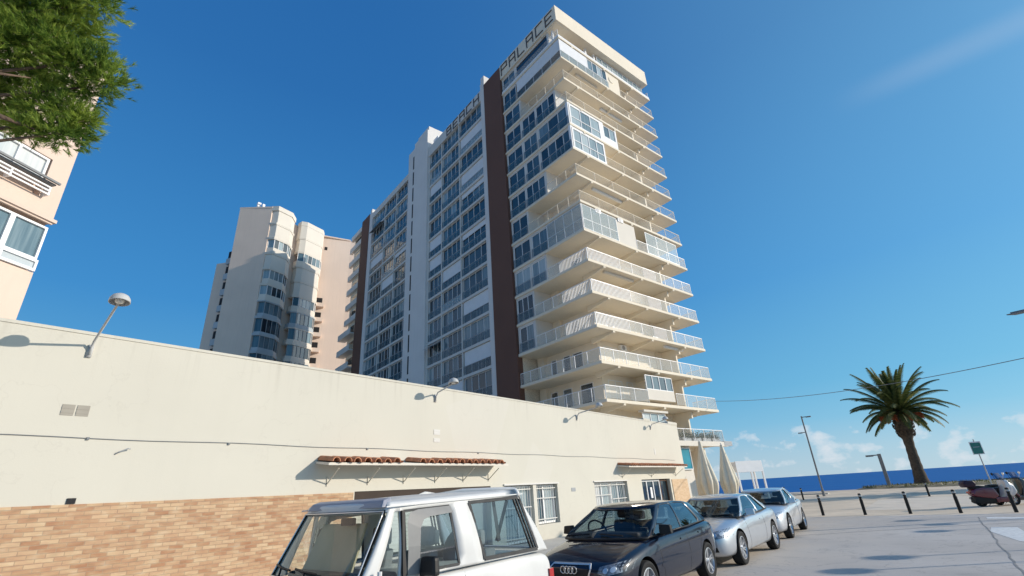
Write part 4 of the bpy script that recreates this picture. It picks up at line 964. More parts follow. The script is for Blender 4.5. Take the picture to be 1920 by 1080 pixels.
# white pergola frame
o = thing('white_pergola','white timber pergola frame with a deep fascia board in front of the sea','pergola',(-12.2,44.8,0),radians(58))
m = MB(); m.box(-1.35,1.35,-.06,.06,2.25,3.1); m.box(-1.35,1.35,.9,1.0,2.25,3.1); m.box(-1.35,-1.25,.06,.9,2.3,3.05); m.box(1.25,1.35,.06,.9,2.3,3.05); m.build('fascia_board', M['white_frame'], o)
for x, y in ((-1.28,0),(.1,0),(1.28,0),(-1.28,.95),(1.28,.95)):
    m = MB(); m.box(x-.07,x+.07,y-.05,y+.05,0,2.25); m.build('post', M['white_frame'], o)
# terrace clutter by the parasols
o = thing('terrace_windbreak','low pale windbreak panel on the terrace under the parasols','windbreak',(-10.6,33.6,0),radians(-12))
m = MB(); m.box(-1.6,1.6,-.04,.04,.1,.95); m.build('panel', M['canvas'], o)
for x in (-1.6,0,1.6):
    m = MB(); m.box(x-.04,x+.04,-.06,.06,0,1.15); m.build('post', M['white_frame'], o)
# overhead cable
m = MB(); A = Vector((-14.4,47.0,8.55)); Bp = Vector((9.5,27.5,6.1)); n = 40
m.tube([A.lerp(Bp,i/n)+Vector((0,0,-3.3*(i/n)*(1-i/n))) for i in range(n+1)], .018, 5)
tag(m.build('overhead_cable', M['pole']), 'thin overhead cable sagging from the high-rise across the sky', 'cable')

# ------------------------------------------------------------------ cars
def bake(o, mods):
    """apply modifiers and keep the result as a plain mesh"""
    for t, kw in mods:
        md = o.modifiers.new(t, t)
        for k, v in kw.items(): setattr(md, k, v)
    dg = bpy.context.evaluated_depsgraph_get(); me = bpy.data.meshes.new_from_object(o.evaluated_get(dg), depsgraph=dg)
    o.modifiers.clear(); o.data = me; return o
def body_loft(st, square=False):
    """st: stations (y, zbottom, zshoulder, ztop, halfwidth)"""
    m = MB(); ring = None
    for y, zb, zs, zt, w in st:
        if square: h = [(0,zb),(w*.9,zb),(w*.985,zb+.05),(w,zb+(zs-zb)*.35),(w,zb+(zs-zb)*.75),(w*.985,zs),(w*.93,zs+(zt-zs)*.7),(w*.5,zt),(0,zt)]
        else: h = [(0,zb),(w*.82,zb),(w*.955,zb+.06),(w*1.0,zb+(zs-zb)*.38),(w*.99,zb+(zs-zb)*.8),(w*.955,zs),(w*.85,zs+(zt-zs)*.68),(w*.45,zt-.005),(0,zt)]
        r = h + [(-x,z) for x, z in h[-2:0:-1]]
        m.v += [(x,y,z) for x, z in r]; ring = len(r)
    for j in range(len(st)-1):
        for i in range(ring):
            m.f.append([j*ring+i, j*ring+(i+1)%ring, (j+1)*ring+(i+1)%ring, (j+1)*ring+i][::-1]); m.m.append(0); m.t.append(0)
    m.f.append(list(range(ring))[::-1][::-1]); m.m.append(0); m.t.append(0)
    k = (len(st)-1)*ring; m.f.append([k+i for i in range(ring)][::-1]); m.m.append(0); m.t.append(0)
    return m
def wheel(par, x, y, r, w, spokes, side, double=True, rimk=.70):
    """side +1: outer face to +x"""
    o = MB(); hw = w/2
    o.lathe([(r*.70,-hw*.85),(r*.86,-hw),(r*.965,-hw*.9),(r,-hw*.62),(r,hw*.62),(r*.965,hw*.9),(r*.86,hw),(r*rimk,hw*.85),(r*rimk*.97,hw*.2),(r*.70,-hw*.2)], (0,0,0), 'x', 40, 0, close=True)
    wo = o.build('wheel', M['tyre'], par, smooth='auto'); wo.location = (x,y,r)
    if side < 0: wo.rotation_euler = (0,0,pi)
    R = r*rimk; f = MB()
    f.lathe([(R*.99,hw*.86),(R*.93,hw*.88),(R*.90,hw*.70),(R*.88,-hw*.3)], (0,0,0), 'x', 40)
    f.lathe([(0,hw*.72),(R*.14,hw*.72),(R*.2,hw*.62),(R*.22,hw*.3),(0,hw*.3)], (0,0,0), 'x', 20)
    for i in range(spokes):
        for dl in ((-.13,.13) if double else (0,)):
            a = 2*pi*i/spokes+pi/2; a0, a1 = a+dl*.6, a+dl*1.15
            p0 = Vector((hw*.58,R*.15*cos(a0),R*.15*sin(a0))); p1 = Vector((hw*.74,R*.93*cos(a1),R*.93*sin(a1)))
            tn = Vector((0,-sin(a1),cos(a1))); wd0, wd1 = R*.075, R*.06 if double else R*.11
            dp = Vector((-.05,0,0))
            f.hexa([p0-tn*wd0+dp,p0+tn*wd0+dp,p1+tn*wd1+dp,p1-tn*wd1+dp,p0-tn*wd0,p0+tn*wd0,p1+tn*wd1,p1-tn*wd1])
    ri = f.build('rim', M['alloy'], wo, smooth='auto')
    d = MB(); d.lathe([(0,-hw*.25),(R*.86,-hw*.25),(R*.86,-hw*.05),(0,-hw*.05)], (0,0,0), 'x', 24); d.build('brake_disc', M['grey_frame'], wo)
    return wo
def patch(bvh, par, name, mat, poly, axis, sgn, lift=.006, n=10, ref=0.0, mati=None):
    """panel lying on the body: polygon in (a,z) seen along `axis`, raycast on to the surface"""
    amin = min(p[0] for p in poly); amax = max(p[0] for p in poly); zmin = min(p[1] for p in poly); zmax = max(p[1] for p in poly)
    bm = bmesh.new(); vs = [bm.verts.new((p[0],0,p[1])) for p in poly]; bm.faces.new(vs)
    for i in range(1, n):
        a = amin+(amax-amin)*i/n
        bmesh.ops.bisect_plane(bm, geom=bm.verts[:]+bm.edges[:]+bm.faces[:], plane_co=(a,0,0), plane_no=(1,0,0))
    for i in range(1, max(2,n//2)):
        z = zmin+(zmax-zmin)*i/max(2,n//2)
        bmesh.ops.bisect_plane(bm, geom=bm.verts[:]+bm.edges[:]+bm.faces[:], plane_co=(0,0,z), plane_no=(0,0,1))
    for v in bm.verts:
        if axis == 'y': o = Vector((v.co.x, sgn*6, v.co.z)); d = Vector((0,-sgn,0))
        elif axis == 'x': o = Vector((sgn*6, v.co.x, v.co.z)); d = Vector((-sgn,0,0))
        h = bvh.ray_cast(o, d)
        p = h[0] if h[0] is not None else Vector((v.co.x, ref, v.co.z)) if axis == 'y' else Vector((ref, v.co.x, v.co.z))
        v.co = p - d*lift
    geom = bmesh.ops.extrude_face_region(bm, geom=bm.faces[:]); d = Vector((0,-sgn,0)) if axis == 'y' else Vector((-sgn,0,0))
    for e in geom['geom']:
        if isinstance(e, bmesh.types.BMVert): e.co += d*(lift+.012)
    bmesh.ops.recalc_face_normals(bm, faces=bm.faces)
    me = bpy.data.meshes.new(name); bm.to_mesh(me); bm.free(); me.materials.append(mat)
    me.polygons.foreach_set('use_smooth', [True]*len(me.polygons))
    try: me.set_sharp_from_angle(angle=radians(40))
    except Exception: pass
    return link(name, me, par)
def line_poly(pts, w):
    out = []; L_ = [Vector((a,b)) for a, b in pts]
    for s in (1,-1):
        seq = L_ if s == 1 else L_[::-1]
        for i, p in enumerate(seq):
            d = (seq[min(i+1,len(seq)-1)]-seq[max(i-1,0)]).normalized(); out.append(tuple(p+Vector((-d.y,d.x))*w/2))
    return out
GLASS_F = glass('windscreen_glass', (.86,.93,.90), .80)
GLASS_S = glass('side_glass', (.50,.68,.80), .62, .02, 2.7)
GLASS_D = glass('tinted_glass', (.45,.55,.60), .5)
M['seat'] = noisy('dark_seat_cloth', (.03,.03,.035), .9, .2, 12)
M['seat_tan'] = noisy('beige_seat_cloth', (.22,.22,.22), .9, .15, 10)
M['interior'] = noisy('grey_interior', (.05,.05,.05), .8, .2, 8)
M['head_glass'] = noisy('headlight_lens', (.20,.22,.25), .06, .6, 22, spec=.9, coat=1.0)
M['plate'] = noisy('number_plate', (.78,.78,.76), .4, .03)
M['tail'] = noisy('tail_light_red', (.45,.02,.02), .15, .1, coat=1.0)

def car(label, loc, rz, paint_m, st, wheels, gh, cat='car', wheel_r=.315, wheel_w=.215, spokes=5, dbl=True, square=False, seatm='seat', grp=None, arch=.045, kind='parked_car', gm=None):
    o = thing(kind, label, cat, loc, rz, grp)
    b = body_loft(st, square).build('body', [paint_m, M['black']], o)
    bake(b, [('SUBSURF', dict(levels=2, render_levels=2))])
    wx, fy, ry = wheels
    c = MB()
    for y in (fy, ry):
        for s in (-1, 1):
            c.lathe([(0,wx*s-.20),(wheel_r+arch,wx*s-.20),(wheel_r+arch,wx*s+.30),(0,wx*s+.30)] if s > 0 else [(0,wx*s-.30),(wheel_r+arch,wx*s-.30),(wheel_r+arch,wx*s+.20),(0,wx*s+.20)], (0,y,wheel_r+.01), 'x', 40)
    cut = c.build('cut', M['black'], None, fixn=True); cut.parent = None
    # cutter lives in car space: body is parented, so evaluate both at the origin
    b.parent = None
    bake(b, [('BOOLEAN', dict(operation='DIFFERENCE', object=cut, solver='EXACT', material_mode='TRANSFER'))]); b.parent = o
    bpy.data.objects.remove(cut)
    b.data.polygons.foreach_set('use_smooth', [True]*len(b.data.polygons))
    try: b.data.set_sharp_from_angle(angle=radians(38))
    except Exception: pass
    bm = bmesh.new(); bm.from_mesh(b.data); bvh = BVHTree.FromBMesh(bm); bm.free()
    for s in (-1,1):
        wheel(o, s*(wx-.0), fy, wheel_r, wheel_w, spokes, s, dbl); wheel(o, s*(wx-.0), ry, wheel_r, wheel_w, spokes, s, dbl)
    # greenhouse: stacked plan rings
    zb, zr, wb, wr = gh['zb'], gh['zr'], gh['wb'], gh['wr']; fb, ft, rbk, rt = gh['front'][0], gh['front'][1], gh['rear'][0], gh['rear'][1]
    bf, br_ = gh.get('bulge', (.14,.10)); knots = gh['knots']; kinds = gh['kinds']; sub = 3
    V = gh.get('V', [0,.05,.2,.4,.6,.8,.93,1.0]); nF = 10
    def ring(v, inset=0.0):
        pts = []
        def P_(x, y): 
            z = interp(zb,y)+v*(interp(zr,y)-interp(zb,y)); return (x,y,z)
        def hw(y): return interp(wb,y)+v*(interp(wr,y)-interp(wb,y)) + .022*sin(pi*v) - inset
        yf = fb+(ft-fb)*v; yr = rbk+(rt-rbk)*v
        wf = hw(yf+bf); wre = hw(yr-br_)
        for i in range(nF+1):
            x = -wf+2*wf*i/nF; pts.append(P_(x, yf+bf*abs(x/wf)**2.4+inset))
        ks = [(yf+bf,'a')]
        ky = [a+(b_-a)*v for a, b_ in knots] + [yr-br_]; prev = yf+bf
        side = []
        for y in ky:
            for q in range(1, sub+1): yy = prev+(y-prev)*q/sub; side.append((hw(yy), yy))
            prev = y
        for x, y in side: pts.append(P_(x,y))
        for i in range(1, nF+1):
            x = wre-2*wre*i/nF; pts.append(P_(x, yr-br_*abs(x/wre)**2.4-inset))
        for x, y in side[:-1][::-1]: pts.append(P_(-x,y))
        return pts
    G = [ring(v) for v in V]; N = len(G[0]); ns = (len(knots)+1)*sub
    def sector(i):
        if i < nF: return ('F', 0)
        i -= nF
        if i < ns: return ('R', i//sub)
        i -= ns
        if i < nF: return ('B', 0)
        i -= nF
        return ('L', (ns-1-i)//sub)
    seal = gh.get('seal', 1); rows = len(V)-1
    body = MB(); glass_parts = {}
    body.v = [p for r in G for p in r]
    for j in range(rows):
        for i in range(N):
            f = [j*N+i, j*N+(i+1)%N, (j+1)*N+(i+1)%N, (j+1)*N+i]; s, k = sector(i)
            isg = (s in 'FB' or kinds[k] == 'g') and seal <= j < rows-(1)
            if s in 'FB': isg = 1 <= j < rows-(0 if gh.get('tall') else 1) and not (s == 'B' and gh.get('noback'))
            if isg: glass_parts.setdefault((s,k), []).append(f)
            else:
                mi = 1 if (j == 0 and not gh.get('plain')) else 0
                body.f.append(f); body.m.append(mi); body.t.append(0)
    # roof cap
    base = len(body.v); top = G[-1]; ym = (ft+rt)/2; dome = gh.get('dome', .05); lip = gh.get('lip', 0)
    S_ = gh.get('scale', [.975,.92,.75,.5,.25]); prev = [(rows)*N+i for i in range(N)]
    rings = []
    if lip:
        rings += [[(x*kx, ym+(y-ym)*ky, z+lip*kz) for x, y, z in top] for kx, ky, kz in ((1.0,1.0,.30),(.992,.996,.62),(.97,.985,.88),(.94,.97,1.0))]
    for s in S_: rings.append([(x*s, ym+(y-ym)*s, interp(zr, ym+(y-ym)*s)+lip+dome*(1-s*s)) for x, y, z in top])
    for rr in rings:
        st0 = len(body.v); body.v += rr; cur = [st0+i for i in range(N)]
        for i in range(N): body.f.append([prev[i],prev[(i+1)%N],cur[(i+1)%N],cur[i]]); body.m.append(0); body.t.append(0)
        prev = cur
    body.f.append(prev); body.m.append(0); body.t.append(0)
    ro = body.build('roof', [paint_m, M['black']], o, smooth=True); md = bake(ro, [('SOLIDIFY', dict(thickness=.03, offset=-1))])
    for (s, k), fs in glass_parts.items():
        g = MB(); g.v = [ (x*.992, ym+(y-ym)*.996, z) for r in G for x, y, z in r]; g.f = fs; g.m = [0]*len(fs); g.t = [0]*len(fs)
        nm = {'F':'windscreen','B':'rear_window','R':'side_window','L':'side_window'}[s]
        me_o = g.build(nm, (gm or {}).get(s, GLASS_F if s == 'F' else GLASS_S), o, smooth=True)
        bm = bmesh.new(); bm.from_mesh(me_o.data); bmesh.ops.delete(bm, geom=[v for v in bm.verts if not v.link_faces], context='VERTS'); bm.to_mesh(me_o.data); bm.free()
    # interior
    zc = interp(zb, 0); yd = fb+.35
    for s in (-1,1):
        m = MB(); x = s*.36; y0 = gh.get('seat', ft+.55)
        m.hexa([(x-.24,y0+.0,zc-.3),(x+.24,y0+.0,zc-.3),(x+.24,y0+.16,zc-.3),(x-.24,y0+.16,zc-.3),(x-.2,y0+.14,zc+.16),(x+.2,y0+.14,zc+.16),(x+.2,y0+.25,zc+.16),(x-.2,y0+.25,zc+.16)])
        m.box(x-.13,x+.13,y0+.17,y0+.27,zc+.19,zc+.37); so_ = m.build('seat', M[seatm], o); bevel(so_, .04, 3)
    m = MB(); y1 = gh.get('rearseat', ft+1.45); m.box(-.62,.62,y1,y1+.18,zc-.25,zc+.10)
    for x in (-.38,.38): m.box(x-.12,x+.12,y1+.05,y1+.15,zc+.12,zc+.28)
    bevel(m.build('rear_seat', M[seatm], o), .04, 3)
    m = MB(); m.box(-.66,.66,fb+.18,fb+.55,zc-.12,zc+.05); bevel(m.build('dashboard', M['interior'], o), .05, 3)
    m = MB(); Rm = Matrix.Rotation(radians(-65),4,'X')
    for i in range(20):
        a, c2 = 2*pi*i/20, 2*pi*(i+1)/20
        p = Rm @ Vector((.18*cos(a),.18*sin(a),0)); q = Rm @ Vector((.18*cos(c2),.18*sin(c2),0)); off_ = Vector((-.36,fb+.62,zc+.06)); m.tube([p+off_,q+off_], .016, 6, cap=False)
    m.build('steering_wheel', M['black'], o)
    m = MB(); m.box(-.11,.11,ft+.10,ft+.14,interp(zr,ft)-.14,interp(zr,ft)-.07); bevel(m.build('rear_view_mirror', M['black'], o), .015)
    return o, bvh, b
def mirrors(o, y, z, x, mat, arm=True):
    for s in (-1,1):
        m = MB(); m.hexa([(s*(x+.04),y-.09,z-.07),(s*(x+.24),y-.05,z-.06),(s*(x+.23),y+.05,z-.06),(s*(x+.04),y+.05,z-.07),(s*(x+.04),y-.07,z+.08),(s*(x+.22),y-.04,z+.07),(s*(x+.22),y+.05,z+.07),(s*(x+.04),y+.05,z+.08)])
        m.box(min(s*(x-.03),s*(x+.08)),max(s*(x-.03),s*(x+.08)),y-.03,y+.04,z-.09,z-.05)
        w = m.build('wing_mirror', mat, o, fixn=True); bevel(w, .03, 3)
        g = MB(); g.box(min(s*(x+.07),s*(x+.2)),max(s*(x+.07),s*(x+.2)),y+.051,y+.056,z-.045,z+.055); g.build('mirror_glass', M['chrome'], w)
def details(o, bvh, spec, mat, L_):
    """door gaps, handles, lamps, plates"""
    for s in (-1,1):
        for pts in spec.get('gaps', []):
            for a, b in zip(pts, pts[1:]): patch(bvh, o, 'panel_gap', M['black'], line_poly([a,b], .010), 'x', s, .0015, 8, ref=s*.86)
        for (y, z) in spec.get('handles', []):
            patch(bvh, o, 'door_handle', mat if not spec.get('chrome_handles') else M['chrome'], [(y-.1,z-.014),(y+.1,z-.018),(y+.1,z+.014),(y-.1,z+.014)], 'x', s, .012, 6)
        for pts in spec.get('mould', []): patch(bvh, o, 'side_moulding', spec.get('mould_mat', mat), line_poly(pts, .05), 'x', s, .004, 12)
        for poly in spec.get('head', []): patch(bvh, o, 'headlight', M['head_glass'], [(s*x,z) for x, z in poly][::s], 'y', -1, .004, 12, ref=-L_/2)
        for (x, z, r) in spec.get('bulbs', []): patch(bvh, o, 'lamp_reflector', M['chrome'], [(s*(x)+r*cos(2*pi*i/12), z+r*sin(2*pi*i/12)) for i in range(12)], 'y', -1, .010, 4, ref=-L_/2)
        for poly in spec.get('tail', []): patch(bvh, o, 'tail_light', M['tail'], [(s*x,z) for x, z in poly][::-s], 'y', 1, .004, 8, ref=L_/2)
        for poly in spec.get('side_blink', []): patch(bvh, o, 'side_repeater', M['tail'], poly, 'x', s, .004, 4)
        for poly in spec.get('fog', []): patch(bvh, o, 'air_intake', M['black'], [(s*x,z) for x, z in poly][::s], 'y', -1, .002, 8, ref=-L_/2)

# --- dark blue hatchback
navy = paint('navy_metallic', (.004,.007,.020), .0, .35, spec=.1)
st = [(-2.13,.36,.50,.56,.58),(-2.10,.26,.56,.63,.70),(-1.98,.21,.63,.70,.80),(-1.70,.19,.70,.79,.86),(-1.28,.19,.78,.87,.885),(-.95,.19,.84,.925,.885),(-.6,.19,.885,.94,.885),(.2,.19,.915,.95,.885),(1.0,.19,.945,.97,.885),(1.45,.20,.96,.985,.875),(1.80,.23,.96,.985,.84),(2.03,.28,.90,.94,.79),(2.10,.34,.80,.84,.73),(2.13,.45,.68,.72,.62)]
gh = dict(zb=[(-1.1,.90),(-.6,.925),(.2,.94),(1.0,.965),(1.9,.985)], zr=[(-.35,1.345),(.0,1.385),(.6,1.392),(1.1,1.365),(1.6,1.30),(1.75,1.26)], wb=[(-1.1,.80),(-.6,.83),(.8,.83),(1.5,.78),(2,.70)], wr=[(-.4,.60),(.3,.635),(1,.62),(1.7,.56)],
  front=(-1.22,-.36), rear=(1.98,1.66), bulge=(.20,.16), knots=[(-.86,.02),(.30,.36),(.37,.42),(1.30,1.02)], kinds='pgpgp', dome=.035, seat=.25, rearseat=1.05)
car1, bvh1, b1 = car('dark blue hatchback with four-ring emblem grille, parked behind the white off-roader', (-4.76,9.0,0), 0, navy, st, (.775,-1.275,1.303), gh, grp=None)
mirrors(car1, -.62, 1.0, .83, M['black'])
details(car1, bvh1, dict(gaps=[[(-.78,.86),(-.72,.5),(-.66,.26)],[(.42,.93),(.46,.55),(.40,.26)],[(-.66,.26),(.40,.26)],[(1.22,.95),(1.02,.66),(.98,.5)]], handles=[(.22,.80),(1.08,.83)], mould=[[(-.78,.50),(.98,.53)]],
  bulbs=[(.60,.585,.035),(.70,.60,.035)], head=[[(.84,.70),(.50,.63),(.48,.55),(.60,.52),(.84,.57)]], tail=[[(.45,.80),(.80,.80),(.80,.95),(.45,.92)]], fog=[[(.42,.36),(.70,.37),(.68,.46),(.44,.45)]]), navy, 4.26)
patch(bvh1, car1, 'grille', M['black'], [(-.33,.66),(.33,.66),(.36,.60),(.27,.30),(-.27,.30),(-.36,.60)], 'y', -1, .004, 10, ref=-2.13)
fr_pts = [(-.33,.66),(.33,.66),(.365,.60),(.27,.29),(-.27,.29),(-.365,.60),(-.33,.66)]
for a, b in zip(fr_pts, fr_pts[1:]): patch(bvh1, car1, 'grille_frame', M['chrome'], line_poly([a,b], .022), 'y', -1, .016, 6, ref=-2.13)
m = MB()
hy = bvh1.ray_cast(Vector((0,-6,.57)), Vector((0,1,0)))[0].y
for i in range(4):
    c = (i-1.5)*.066
    for k in range(20):
        a, d = 2*pi*k/20, 2*pi*(k+1)/20; m.tube([(c+.046*cos(a),hy-.03,.585+.046*sin(a)),(c+.046*cos(d),hy-.03,.585+.046*sin(d))], .007, 5, cap=False)
m.build('ring_emblem', M['chrome'], car1, smooth=True)
patch(bvh1, car1, 'number_plate', M['plate'], [(-.26,.36),(.26,.36),(.26,.47),(-.26,.47)], 'y', -1, .02, 4, ref=-2.13)
m = MB()
for s in (-1,1):
    x0 = .05 if s < 0 else .1; m.tube([(s*.55-.1,-1.17,.955),(s*.1-.1,-1.12,.975)], .012, 5)
m.build('wiper', M['black'], car1)

# --- silver coupes
silver = paint('silver_metallic', (.56,.585,.615), .55, .30)
silver2 = paint('pale_silver_metallic', (.66,.67,.69), .5, .32)
st2 = [(-2.30,.38,.52,.60,.56),(-2.27,.27,.58,.68,.68),(-2.15,.20,.65,.75,.79),(-1.85,.18,.71,.82,.855),(-1.36,.18,.78,.89,.885),(-1.0,.18,.82,.925,.885),(-.6,.18,.86,.935,.885),(.2,.18,.885,.94,.885),(1.0,.18,.915,.955,.89),(1.5,.19,.93,.975,.885),(1.95,.22,.93,.98,.85),(2.2,.27,.88,.95,.79),(2.27,.34,.78,.85,.72),(2.30,.46,.66,.72,.60)]
gh2 = dict(zb=[(-1.1,.89),(-.6,.915),(.3,.92),(1.0,.945),(2.0,.965)], zr=[(-.35,1.30),(.1,1.345),(.6,1.345),(1.0,1.31),(1.3,1.26)], wb=[(-1.1,.79),(-.6,.82),(.8,.82),(1.5,.77),(2,.66)], wr=[(-.4,.59),(.3,.61),(.9,.59),(1.4,.54)],
  front=(-1.18,-.34), rear=(1.92,1.16), bulge=(.19,.14), knots=[(-.80,.02),(.45,.42),(.53,.48),(1.35,.92)], kinds='pgpgp', dome=.03, seat=.25, rearseat=.95)
sp2 = dict(gaps=[[(-.80,.84),(-.74,.5),(-.68,.24)],[(.62,.9),(.66,.55),(.60,.24)],[(-.68,.24),(.60,.24)]], handles=[(.42,.78)], mould=[[(-.7,.25),(.9,.27)]],
  bulbs=[(.60,.63,.035),(.72,.66,.038)], head=[[(.85,.76),(.52,.69),(.46,.60),(.62,.56),(.84,.60)]], tail=[[(.45,.78),(.78,.78),(.76,.92),(.45,.9)]], fog=[[(.40,.31),(.64,.32),(.62,.41),(.43,.40)]])
for i, (loc_, rz, pm, lab, kd) in enumerate([((-4.71,13.64,0),0,silver,'silver coupe with multi-spoke wheels, parked between the dark blue hatchback and the paler coupe','a'),((-4.98,19.05,0),radians(3.2),silver2,'pale silver coupe, last of the parked row and nearest the sea','b')]):
    cc, bv, bb = car(lab, loc_, rz, pm, st2, (.775,-1.38,1.38), gh2, wheel_r=.325, wheel_w=.225, spokes=7 if i == 0 else 5, dbl=True)
    mirrors(cc, -.60, .98, .82, pm); details(cc, bv, sp2, pm, 4.6)
    patch(bv, cc, 'grille', M['black'], [(-.40,.70),(.40,.70),(.34,.48),(-.34,.48)], 'y', -1, .004, 10, ref=-2.3)
    for z in (.53,.59,.65): patch(bv, cc, 'grille_bar', M['chrome'], [(-.36,z-.008),(.36,z-.008),(.36,z+.008),(-.36,z+.008)], 'y', -1, .018, 8, ref=-2.3)
    patch(bv, cc, 'lower_intake', M['black'], [(-.34,.28),(.34,.28),(.36,.40),(-.36,.40)], 'y', -1, .003, 8, ref=-2.3)
    patch(bv, cc, 'number_plate', M['plate'], [(-.26,.40),(.26,.40),(.26,.50),(-.26,.50)], 'y', -1, .02, 4, ref=-2.3)
    m = MB(); m.tube([(-.5,-1.08,.945),(.1,-1.02,.965)], .012, 5); m.tube([(.2,-1.1,.945),(.6,-.98,.955)], .012, 5); m.build('wiper', M['black'], cc)

# --- white off-roader in front
white = paint('white_paint', (.63,.63,.615), 0, .45, .25, .03)
vis = noisy('roof_paint', (.74,.74,.73), .5, .08, 4, spec=.4)
st3 = [(-2.0,.42,.62,.70,.70),(-1.97,.36,.80,.92,.75),(-1.85,.34,.86,.965,.775),(-1.2,.34,.90,1.0,.79),(-.72,.34,.94,1.03,.80),(-.4,.34,1.0,1.04,.81),(.5,.34,1.02,1.05,.81),(1.3,.34,1.03,1.06,.81),(1.8,.36,1.02,1.06,.80),(1.93,.40,.98,1.02,.79),(1.98,.48,.86,.92,.77)]
gh3 = dict(zb=[(-.7,1.055),(0,1.055),(2,1.06)], zr=[(-.45,1.625),(.4,1.645),(1.6,1.675)], wb=[(-.7,.755),(0,.80),(1.7,.80),(2,.77)], wr=[(-.5,.70),(0,.735),(1.4,.735),(1.7,.71)],
  front=(-.72,-.42), rear=(1.95,1.50), bulge=(.07,.05), knots=[(-.50,-.28),(-.27,-.235),(-.25,-.215),(.45,.37),(.79,.62),(1.70,1.47)], kinds='pgpgpgp', V=[0,.04,.2,.4,.6,.8,.945,1.0], dome=.035, lip=.055, scale=[.9,.7,.45,.2], seat=.15, rearseat=1.0, tall=False, plain=True)
suv, bvh3, b3 = car('white three-door off-roader with black door mirror, nearest vehicle at the bottom of the picture', (-4.66,3.28,0), 0, white, st3, (.70,-1.15,1.25), gh3, cat='off-road car', wheel_r=.36, wheel_w=.24, spokes=8, dbl=False, square=True, seatm='seat_tan', arch=.07,
   gm={'F':glass('offroad_windscreen',(.95,.96,.90),.94,.02,1.6), 'R':glass('offroad_side_glass',(.84,.95,.98),.93,.02,1.7), 'L':glass('offroad_far_glass',(.92,.97,.97),.96)})
for s in (-1,1):
    def sx(y, z): 
        v = (z-1.057)/(1.645-1.057); return s*(.80+(.735-.80)*v+.022*sin(pi*max(0,min(1,v)))+.004)
    def frame(pts, w, mat, name, d=.014):
        m = MB()
        for (a, b) in zip(pts, pts[1:]+pts[:1]):
            A_, B_ = Vector((sx(*a),a[0],a[1])), Vector((sx(*b),b[0],b[1])); m.bar(A_, B_, w, d, up=(s,0,0))
        return m.build(name, mat, suv)
    frame([(.80,1.09),(.64,1.625),(1.47,1.645),(1.68,1.09)], .034, M['rubber'], 'window_seal')
    frame([(-.21,1.09),(-.21,1.595),(.355,1.61),(.435,1.09)], .022, M['rubber'], 'window_seal')
    m = MB()
    for k in (.05,.10): m.bar((sx(1.66-k,1.10),1.665-k,1.10),(sx(1.47-k,1.63),1.465-k,1.63),.014,.02,up=(s,0,0))
    m.build('slider_rubber', M['black'], suv)
    m = MB(); m.bar((sx(-.23,1.07),-.235,1.07),(sx(-.22,1.6),-.225,1.6),.028,.03,up=(s,0,0)); m.build('vent_divider', M['black'], suv)
    d = MB()                                   # smoked wind deflector round the door glass
    a_ = [(-.20,1.08),(-.195,1.30),(-.19,1.50),(-.15,1.58),(-.05,1.60),(.36,1.612)]; b_ = [(-.08,1.08),(-.07,1.30),(-.055,1.44),(-.01,1.51),(.06,1.53),(.375,1.55)]
    for (p, q, r, t) in zip(a_, a_[1:], b_[1:], b_): d.quad((sx(*p)+s*.014,p[0],p[1]),(sx(*q)+s*.014,q[0],q[1]),(sx(*r)+s*.03,r[0],r[1]),(sx(*t)+s*.03,t[0],t[1]))
    d.build('wind_deflector', noisy('smoked_acrylic', (.22,.22,.215), .5, .1, 6) if s == -1 else bpy.data.materials['smoked_acrylic'], suv)
    m = MB(); m.bar((s*.742,-.40,1.640),(s*.742,1.54,1.678),.014,.012); m.build('rain_gutter', white, suv)
    for z in (1.10,.72): 
        m = MB(); m.tube([(s*.825,-.50,z-.05),(s*.825,-.50,z+.05)], .02, 8); m.build('door_hinge', white, suv)
m = MB(); m.hexa([(.83,-.10,1.055),(1.03,-.08,1.06),(1.03,.0,1.06),(.83,.0,1.055),(.84,-.09,1.215),(1.01,-.07,1.215),(1.01,.0,1.215),(.84,.0,1.215)])
w = m.build('wing_mirror', M['black'], suv); bevel(w, .035, 3); m = MB(); m.tube([(.78,-.12,1.0),(.90,-.06,1.08)], .02, 6); m.build('mirror_arm', M['black'], w)
m = MB(); m.hexa([(-1.03,-.08,1.055),(-.83,-.10,1.06),(-.83,.0,1.06),(-1.03,.0,1.055),(-1.01,-.07,1.215),(-.84,-.09,1.215),(-.84,.0,1.215),(-1.01,.0,1.215)])
w = m.build('wing_mirror', M['black'], suv); bevel(w, .035, 3)
details(suv, bvh3, dict(gaps=[[(-.42,1.02),(-.42,.5)],[(.52,1.03),(.56,.75),(.52,.45)],[(-.42,.5),(.52,.45)]], handles=[(.38,.93)], tail=[[(.58,.62),(.74,.62),(.74,.86),(.58,.86)]], head=[[(.68,.80),(.42,.80),(.42,.64),(.68,.64)]], mould=[[(-.4,.66),(1.7,.66)]], mould_mat=M['rubber']), M['black'], 4.0)
for xa, xb in ((-.812,-.79),(.79,.812)):
    m = MB(); m.box(xa, xb, 1.88, 1.955, .66, .86); m.build('tail_light', M['tail'], suv)
